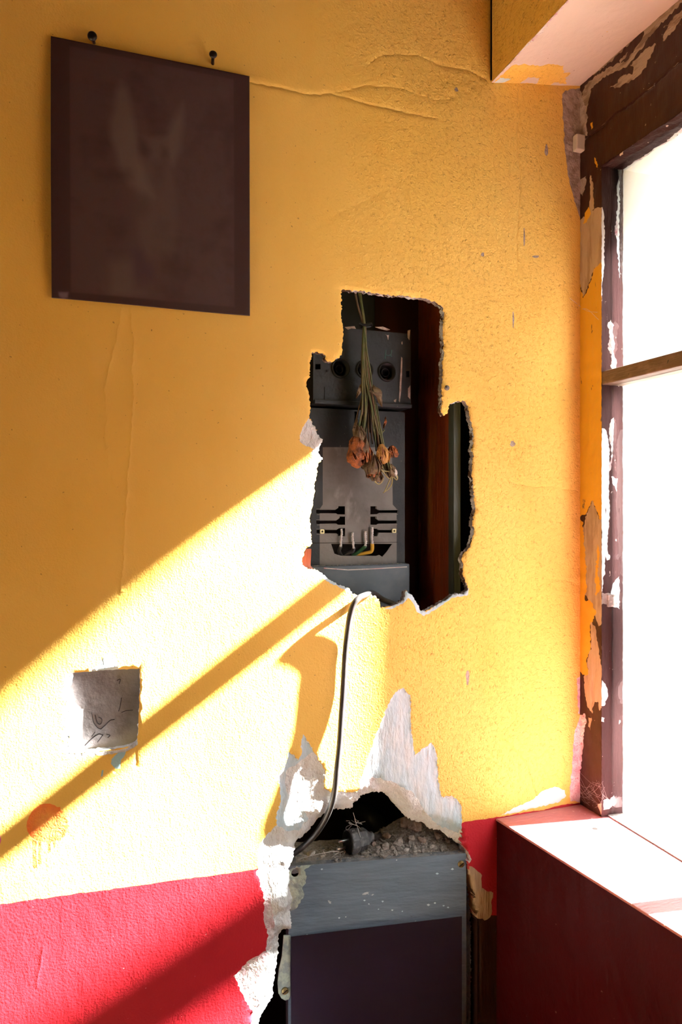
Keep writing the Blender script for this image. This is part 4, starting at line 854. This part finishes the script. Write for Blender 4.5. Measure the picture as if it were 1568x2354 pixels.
# pale hinge leaf beside the film
hg = bmesh.new()
hp = [(652,2152),(668,2152),(668,2290),(664,2298),(656,2301),(647,2296),(640,2284),(638,2262),(641,2230),(648,2200),(650,2175)]
hinge = empty('metal_strip', BP(0, -.002, .75), 'pale painted metal strip with brass screw left of the dark film', 'hinge strip')
q = [uv_on(a, b, -.002) for a, b in hp]; add_prism(hg, [BP(u, -.002, z) for u, z in q], nb * .004); bm_obj('leaf_plate', hg, 'mint', hinge, bevel=.0008)
screw(655, 2278, -.003, .0055, hinge)
# dark film sheet leaning on the cabinet
fl = bmesh.new(); q = [uv_on(a, b, -.006) for a, b in ((669,2154),(1062,2107))]
rows = []
for i in range(13):
    t = i / 12; u = q[0][0] + (q[1][0] - q[0][0]) * t; z = q[0][1] + (q[1][1] - q[0][1]) * t
    rows.append([fl.verts.new(BP(u, -.005, z - j * .05)) for j in range(7)])
for i in range(12):
    for j in range(6): fl.faces.new((rows[i][j], rows[i][j + 1], rows[i + 1][j + 1], rows[i + 1][j]))
o = bm_obj('film_sheet', fl, 'film2', None, False); o.modifiers.new('s', 'SOLIDIFY').thickness = .0008
tag(o, 'plain dark purple film sheet standing against the blue grey cabinet', 'film sheet')
# thin edge strip at the right of the recess
o = box('trim_5', (P(1096, 2200).x, -.001, .55), (P(1098, 2200).x, .02, P(1096, 2112).z), 'brown'); tag(o, 'thin brown edge strip beside the lower opening', kind='structure')

# plug with its two pins
ZP = ZT + .0205
pc = on(800, 1934, (0, BP(.13, .028, 0).y, 0), (0, 1, 0)); pc.z = ZP; pax = Vector((1, .18, -.02)).normalized()
plug = empty('plug', pc - Vector((0, 0, .02)), 'dusty black mains plug with steel pin lying on the cabinet top', 'plug')
bm = bmesh.new(); lathe(bm, pc, pax, [(-.0005, .0180), (.001, .0195), (.012, .0195), (.014, .0185), (.030, .0170), (.036, .0120), (.040, .0085), (.046, .0080)], 10)
bm_obj('body', bm, 'plug', plug, False, .0012)
bm = bmesh.new(); lathe(bm, pc - pax * .0015, pax, [(0, .0165), (.001, .0175), (.0018, .0175)], 24); bm_obj('face', bm, 'black', plug)
for s in (-1, 1):
    bm = bmesh.new(); q = pc + Vector((0, .0095 * s * .35, .0095 * s)); q = pc + Vector((0, -.004, .0065)) if s > 0 else pc + Vector((0, .006, -.0105))
    lathe(bm, q - pax * .019, pax, [(0, .0014), (.0012, .0024), (.019, .0024)], 14); bm_obj('pin', bm, 'steel', plug, True)
for k in range(3):
    bm = bmesh.new(); lathe(bm, pc + pax * (.016 + .005 * k), pax, [(0, .0186 - .0005 * k), (.002, .0186 - .0005 * k)], 10); bm_obj('grip_ridge', bm, 'plug', plug)
tube('cord', [pc + pax * .044, pc + pax * .058 + Vector((0, .006, -.006)), pc + pax * .070 + Vector((0, .018, -.010)), pc + pax * .078 + Vector((0, .032, -.012))], .0045, 'cable', plug)
# bent conduit in the dark behind
o = tube('conduit', [P(905, 1990, .155), P(890, 1930, .16), P(862, 1888, .175), P(835, 1870, .20), P(800, 1865, .23)], .019, 'black', None, 14)
tag(o, 'fat black conduit curving in the dark behind the plug', 'conduit')

# rubble on the cabinet top
def chunk(name, u, d, s, mat, flat=.6, zoff=0.0, seed=0):
    bm = bmesh.new(); bmesh.ops.create_icosphere(bm, subdivisions=1, radius=1); r2 = random.Random(seed)
    for v in bm.verts: v.co *= r2.uniform(.62, 1.15)
    rot = Matrix.Rotation(r2.uniform(0, 6), 3, 'Z') @ Matrix.Rotation(r2.uniform(-.5, .5), 3, 'X')
    c = BP(u, d, mound(u, d) + s * flat * .6 + zoff)
    for v in bm.verts: v.co = rot @ Vector((v.co.x * s, v.co.y * s * .8, v.co.z * s * flat)) 
    for v in bm.verts: v.co += c
    return bm_obj(name, bm, mat)
def u_of(px): return uv_on(px, 1975, .03)[0]
def mound(u, d):
    g = math.exp(-((u - u_of(960)) / .050) ** 2)
    return ZT + .034 * g * max(0, min(1, (d - .016) / .05)) ** 1.2
big = [(918,.030,.0125,.85,'largest pale lump of plaster rubble right of the plug'),(886,.028,.0085,.9,'rounded plaster lump between plug and largest lump'),(901,.024,.006,.8,'small plaster crumb left of the largest lump'),
       (958,.048,.018,.8,'big brown stone wedged under the right rim of the break'),(972,.030,.011,.55,'flat plaster chip below the brown stone'),(940,.055,.012,.9,'dark stone behind the largest plaster lump'),
       (872,.030,.005,.8,'tiny plaster crumb beside the plug'),(895,.050,.009,.8,'dark lump behind the rounded plaster lump'),(1010,.040,.010,.5,'flat dark shard near the right rim'),(1042,.020,.0045,.5,'small pale pebble beside the brass screw'),
       (990,.022,.008,.35,'thin flake of plaster lying right of the flat chip'),(715,.030,.009,.5,'grey flat chip under the cable at the left'),(960,.014,.006,.5,'crumbly plaster bit on the front edge of the cabinet'),(1020,.055,.014,.8,'stone in the dark under the right rim')]
big += [(930,.018,.006,.7,'small plaster crumb in front of the largest lump'),(948,.034,.009,.6,'pale broken chip just right of the largest lump'),(1000,.060,.016,.8,'large stone high in the dark under the right rim'),
        (978,.012,.004,.6,'grit-sized plaster bit at the front edge right of centre'),(862,.040,.007,.8,'dark lump right behind the plug'),(905,.010,.0045,.7,'crumb at the front edge below the rounded lump'),
        (740,.020,.005,.6,'small grey crumb left of the plug pins'),(1030,.034,.008,.5,'flat dark stone close to the brass screw')]
for i, (x, d, s, f, lb) in enumerate(big):
    tag(chunk('rubble_lump', u_of(x), d, s, ('mortar' if 'dark' in lb or 'stone' in lb else 'rubble'), f, 0, 200 + i), lb, 'rubble', 'rubble on the cabinet top')
bm = bmesh.new(); r3 = random.Random(5); mg = [[bm.verts.new(BP(.012 + (LB - .024) * i / 60, .010 + .064 * j / 18, mound(.012 + (LB - .024) * i / 60, .010 + .064 * j / 18) + .0006 + .0022 * noise.noise((i * .45, j * .6, 3)) * (j > 0))) for j in range(19)] for i in range(61)]
for i in range(60):
    for j in range(18): bm.faces.new((mg[i][j], mg[i + 1][j], mg[i + 1][j + 1], mg[i][j + 1]))
for i in range(1500):
    u = r3.uniform(.01, LB - .01); 
    if i > 150: u = r3.gauss(u_of(950), .055)
    if not (.008 < u < LB - .008): continue
    s = abs(r3.gauss(0, .0017)) + .0006; d = r3.uniform(.004, .068) if i < 150 else r3.uniform(.012, .070); m_ = Matrix.Translation(BP(u, d, mound(u, d) + s * .4)) @ Matrix.Rotation(r3.uniform(0, 6), 4, 'Z') @ Matrix.Diagonal((1.5, 1, .6, 1))
    g_ = bmesh.ops.create_icosphere(bm, subdivisions=1, radius=s, matrix=m_)
    for v in g_['verts']: v.co += Vector((r3.uniform(-1, 1), r3.uniform(-1, 1), r3.uniform(-1, 1))) * s * .25
o = bm_obj('plaster_crumbs', bm, 'dust'); tag(o, 'fine plaster crumbs and grit strewn along the cabinet top', 'rubble', kind='stuff')
# fluff and cobweb around the plug
bm = bmesh.new()
for i in range(26):
    c = P(r3.uniform(745, 790) if i % 2 else r3.uniform(800, 870), r3.uniform(1948, 1968), BP(.1, .02, 0).y) if i < 18 else P(r3.gauss(815, 8), r3.uniform(1885, 1910), .04)
    p = [c + Vector((r3.gauss(0, .0042), r3.gauss(0, .003), r3.gauss(0, .0030))) for _ in range(4)]; p[0].z = max(p[0].z, ZT)
    add_tube(bm, smooth_path(p, 3), .00022, 3)
add_tube(bm, smooth_path([P(684, 1976, .05), P(720, 1966, .045), P(760, 1958, .04), P(780, 1957, .04)], 4), .0005, 4)
add_tube(bm, [P(829, 1925, .02), P(820, 1895, .03), P(812, 1868, .03)], .0003, 3)
o = bm_obj('dust_fluff', bm, 'web'); tag(o, 'dusty fluff and cobweb threads around the plug', 'cobweb', kind='stuff')
bm = bmesh.new(); r4 = random.Random(9)
for (x0, y0, y1, n_) in ((1370, 1790, 1865, 10), (1400, 1790, 1860, 7)):
    for i in range(n_):
        a = on(r4.uniform(1350, 1384), r4.uniform(y0, y1), (XF - .001, 0, 0), (1, 0, 0)); b = on(r4.uniform(1386, 1416), r4.uniform(y0, y1), (0, JY - .001, 0), (0, 1, 0))
        mdl = (a + b) / 2 + Vector((-.004, -.004, -.004 * r4.random())); add_tube(bm, smooth_path([a, mdl, b], 3), .00011, 3)
for i in range(18):
    a = on(r4.uniform(1325, 1350), r4.uniform(1770, 1840), (0, 0, 0), (0, 1, 0)); b = on(r4.uniform(1350, 1385), r4.uniform(1800, 1862), (XF - .001, 0, 0), (1, 0, 0))
    add_tube(bm, smooth_path([a, (a + b) / 2 + Vector((-.002, -.003, -.004)), b], 3), .00011, 3)
for p in ([(1310,685),(1335,705),(1350,715),(1373,718)], [(1338,710),(1352,712),(1376,735)]):
    add_tube(bm, smooth_path([on(a, b, (XF - .004, 0, 0), (1, 0, 0)) if a > 1336 else P(a, b, -.001) for a, b in p], 4), .0003, 4)
o = bm_obj('cobweb', bm, 'web'); tag(o, 'wispy cobweb across the lower corner of the brown window jamb', 'cobweb', kind='stuff')

# ================================================================ NICHE (small square opening)
na = P(158, 1540); nb_ = P(323, 1730); nd = .042
nic = empty('junction_box', ((na.x + nb_.x) / 2, nd, nb_.z), 'empty recessed junction box in the small square opening, grimy inside', 'junction box')
x0, x1, z0, z1 = na.x - .002, nb_.x + .001, nb_.z - .001, na.z + .001
def ny(x): return .008 + .222 * (x + .038)
bm = bmesh.new(); add_prism(bm, [Vector((x0 - .002, ny(x0 - .002), z0 - .002)), Vector((x1 + .002, ny(x1 + .002), z0 - .002)), Vector((x1 + .002, .042, z0 - .002)), Vector((x0 - .002, .042, z0 - .002))], Vector((0, 0, z1 - z0 + .004)))
bm_obj('back_panel', bm, 'niche', nic)
bm = bmesh.new(); 
for q in ((x0 - .003, x0, .0125, nd, z0, z1), (x1, x1 + .003, .0125, nd, z0, z1), (x0 - .003, x1 + .003, .0125, nd, z0 - .003, z0), (x0 - .003, x1 + .003, .0125, nd, z1, z1 + .003)): add_box(bm, *q)
bm_obj('side_panel', bm, 'niche', nic)
bm = bmesh.new()
YN = nd - .0008
for p in ([(800,600),(815,680),(850,730),(880,745)],[(830,620),(850,690),(880,700),(890,660),(860,640)],[(880,745),(920,710),(960,670),(1000,660)],[(740,890),(800,830),(860,790),(900,800)],[(850,860),(880,820),(900,790)],[(1060,600),(1100,585),(1160,578)],[(1060,470),(1050,540),(1035,590)],[(930,790),(960,800),(940,820)],[(1020,320),(1050,310),(1040,350)],[(800,810),(830,770)]):
    q = [on(a / 3.797, 1480 + b / 3.797, (-.038, .0074, 0), Vector((-.222, 1, 0)).normalized()) for a, b in p]; add_tube(bm, smooth_path(q, 4), .0005, 4)
bm_obj('pencil_scribble', bm, 'pencil', nic)

# ================================================================ NAILS, CLIP
def nail(px, py, hx, hy, out, lb, r=.0062):
    b = P(px, py, .004); h = P(hx, hy, -out); n = empty('nail', b, lb, 'nail', 'black nails above the print'); d = (h - b)
    tube('shank', [b, b + d * .5, h], .0022, 'nail', n, 8, 0)
    bm = bmesh.new(); dn = d.normalized(); lathe(bm, h - dn * .003, dn, [(0, r * .35), (.0012, r * .85), (.003, r), (.0045, r * .8), (.0055, r * .3)], 16); bm_obj('nail_head', bm, 'nail', n, True)
nail(217, 101, 212, 83, .020, 'black iron nail over the left part of the print')
nail(489, 150, 490, 125, .020, 'black iron nail over the right part of the print', .0056)
bm = bmesh.new(); c = P(1027, 892, -.001); lathe(bm, c + Vector((0, .003, 0)), (0, -1, 0), [(0, .003), (.004, .0042), (.006, .0036), (.007, .0015)], 12)
o = bm_obj('screw_stub', bm, 'dust', None, True); tag(o, 'small dirty screw stub at the right rim of the large opening', 'screw')
a = on(1316, 350, (0, 0, 0), (0, 1, 0)); b = on(1337, 318, (0, 0, 0), (0, 1, 0))
o = box('plastic_clip', (a.x, -.012, a.z), (b.x - .001, .0, b.z), 'clip', None, .002); tag(o, 'cream plastic clip on the mortar beside the top of the window frame', 'clip')

# ================================================================ THE PRINT
def make_print():
    T = [(117, 85), (573, 177), (574, 727), (119, 686)]; c = [P(a, b, -.004) for a, b in T]
    nx, nz = 190, 240; X, Y = np.meshgrid(np.linspace(0, 1, nx), np.linspace(0, 1, nz)); u = X.ravel(); v = Y.ravel(); q = np.stack([u, v], 1)
    base = np.tile(np.array([.042, .022, .024]), (len(u), 1))
    def q_of(l_):
        o_ = []
        for px, py in l_:
            w_ = P(px, py, -.004); uu = (w_.x - c[0].x) / (c[1].x - c[0].x); vv = (c[0].z - w_.z) / (c[0].z - c[3].z); o_.append((uu, vv))
        return o_
    Zp = lambda l_: q_of([(60 + a / 2.613, 40 + b / 2.613) for a, b in l_])
    img = Zp([(262,180),(1245,380),(1247,1740),(265,1655)])
    def soft(poly, s=.008): 
        i = inside(q, poly); d = dist(q, poly); return np.clip(.5 + np.where(i, d, -d) / s * .5, 0, 1)
    def lay(mask, col, a): 
        nonlocal base
        base = base * (1 - (mask * a)[:, None]) + np.array(col) * (mask * a)[:, None]
    n1 = fnoise(q, 6, 1, 4); n2 = fnoise(q, 26, 2, 4); n3 = fnoise(q * np.array([.25, 1]), 22, 3, 3)
    m = soft(img, .003); lay(m, (.072, .044, .046), 1)
    lay(m * np.clip(n1 * 1.2 + n3 * .6, 0, 1), (.048, .026, .028), .9); lay(m * np.clip(n2, 0, 1) * (u > .5), (.060, .033, .034), .7)
    L = (.150, .112, .100); Dk = (.030, .014, .018)
    for p, col, a in (([(570,400),(610,430),(630,540),(655,660),(670,760),(680,860),(720,980),(765,1085),(700,1060),(620,1020),(560,930),(540,820),(505,740),(500,650),(530,560),(540,450)], L, .75),
                      ([(940,520),(948,600),(935,700),(925,800),(885,890),(850,860),(845,780),(850,700),(890,610)], L, .7),
                      ([(690,730),(740,700),(800,700),(850,730),(845,800),(800,870),(750,860),(720,800)], L, .45), ([(735,690),(790,675),(840,700),(800,720),(740,715)], Dk, .9),
                      ([(680,740),(720,760),(745,810),(720,840),(680,800)], Dk, .8), ([(815,790),(845,800),(850,850),(820,840)], Dk, .8),
                      ([(680,860),(880,860),(890,1000),(910,1100),(900,1400),(870,1450),(700,1440),(670,1300),(650,1100)], L, .30), ([(760,880),(830,880),(820,1000),(760,990)], Dk, .4),
                      ([(650,1090),(720,1090),(740,1160),(700,1210),(655,1190)], Dk, .4), ([(645,1400),(700,1400),(720,1470),(765,1530),(765,1590),(680,1600),(640,1540),(630,1470)], (.050, .028, .042), .85),
                      ([(500,1480),(640,1470),(640,1640),(720,1660),(510,1680)], L, .35), ([(400,940),(620,930),(640,980),(520,1000),(420,985)], Dk, .6), ([(1180,680),(1230,670),(1230,900),(1200,900)], Dk, .5), ([(1040,1360),(1150,1340),(1120,1400),(1050,1410)], Dk, .5)):
        lay(soft(Zp(p), .02) * m, col, a * .8)
    lab = Zp([(190,1655),(250,1655),(245,1685),(220,1692),(195,1680)]); lay(soft(lab, .004), (.20, .14, .17), .9)
    verts = []
    for uu, vv in q:
        p = c[0] * (1 - uu) * (1 - vv) + c[1] * uu * (1 - vv) + c[2] * uu * vv + c[3] * (1 - uu) * vv
        bow = .002 + .008 * (1 - uu) ** 2 * math.sin(vv * 3.1) ** 1 + .003 * math.sin(uu * 6.28) * vv * .5
        verts.append((p.x, p.y - bow, p.z))
    faces = [(j * nx + i, (j + 1) * nx + i, (j + 1) * nx + i + 1, j * nx + i + 1) for j in range(nz - 1) for i in range(nx - 1)]
    o = mesh_obj('film_print', verts, faces, 'film', None, True)
    ca = o.data.color_attributes.new('Col', 'FLOAT_COLOR', 'POINT'); ca.data.foreach_set('color', np.concatenate([base, np.ones((len(base), 1))], 1).ravel().astype('f4'))
    o.modifiers.new('s', 'SOLIDIFY').thickness = .0005
    tag(o, 'dark purple film print of a faint winged figure pinned on the yellow wall', 'print')
make_print()
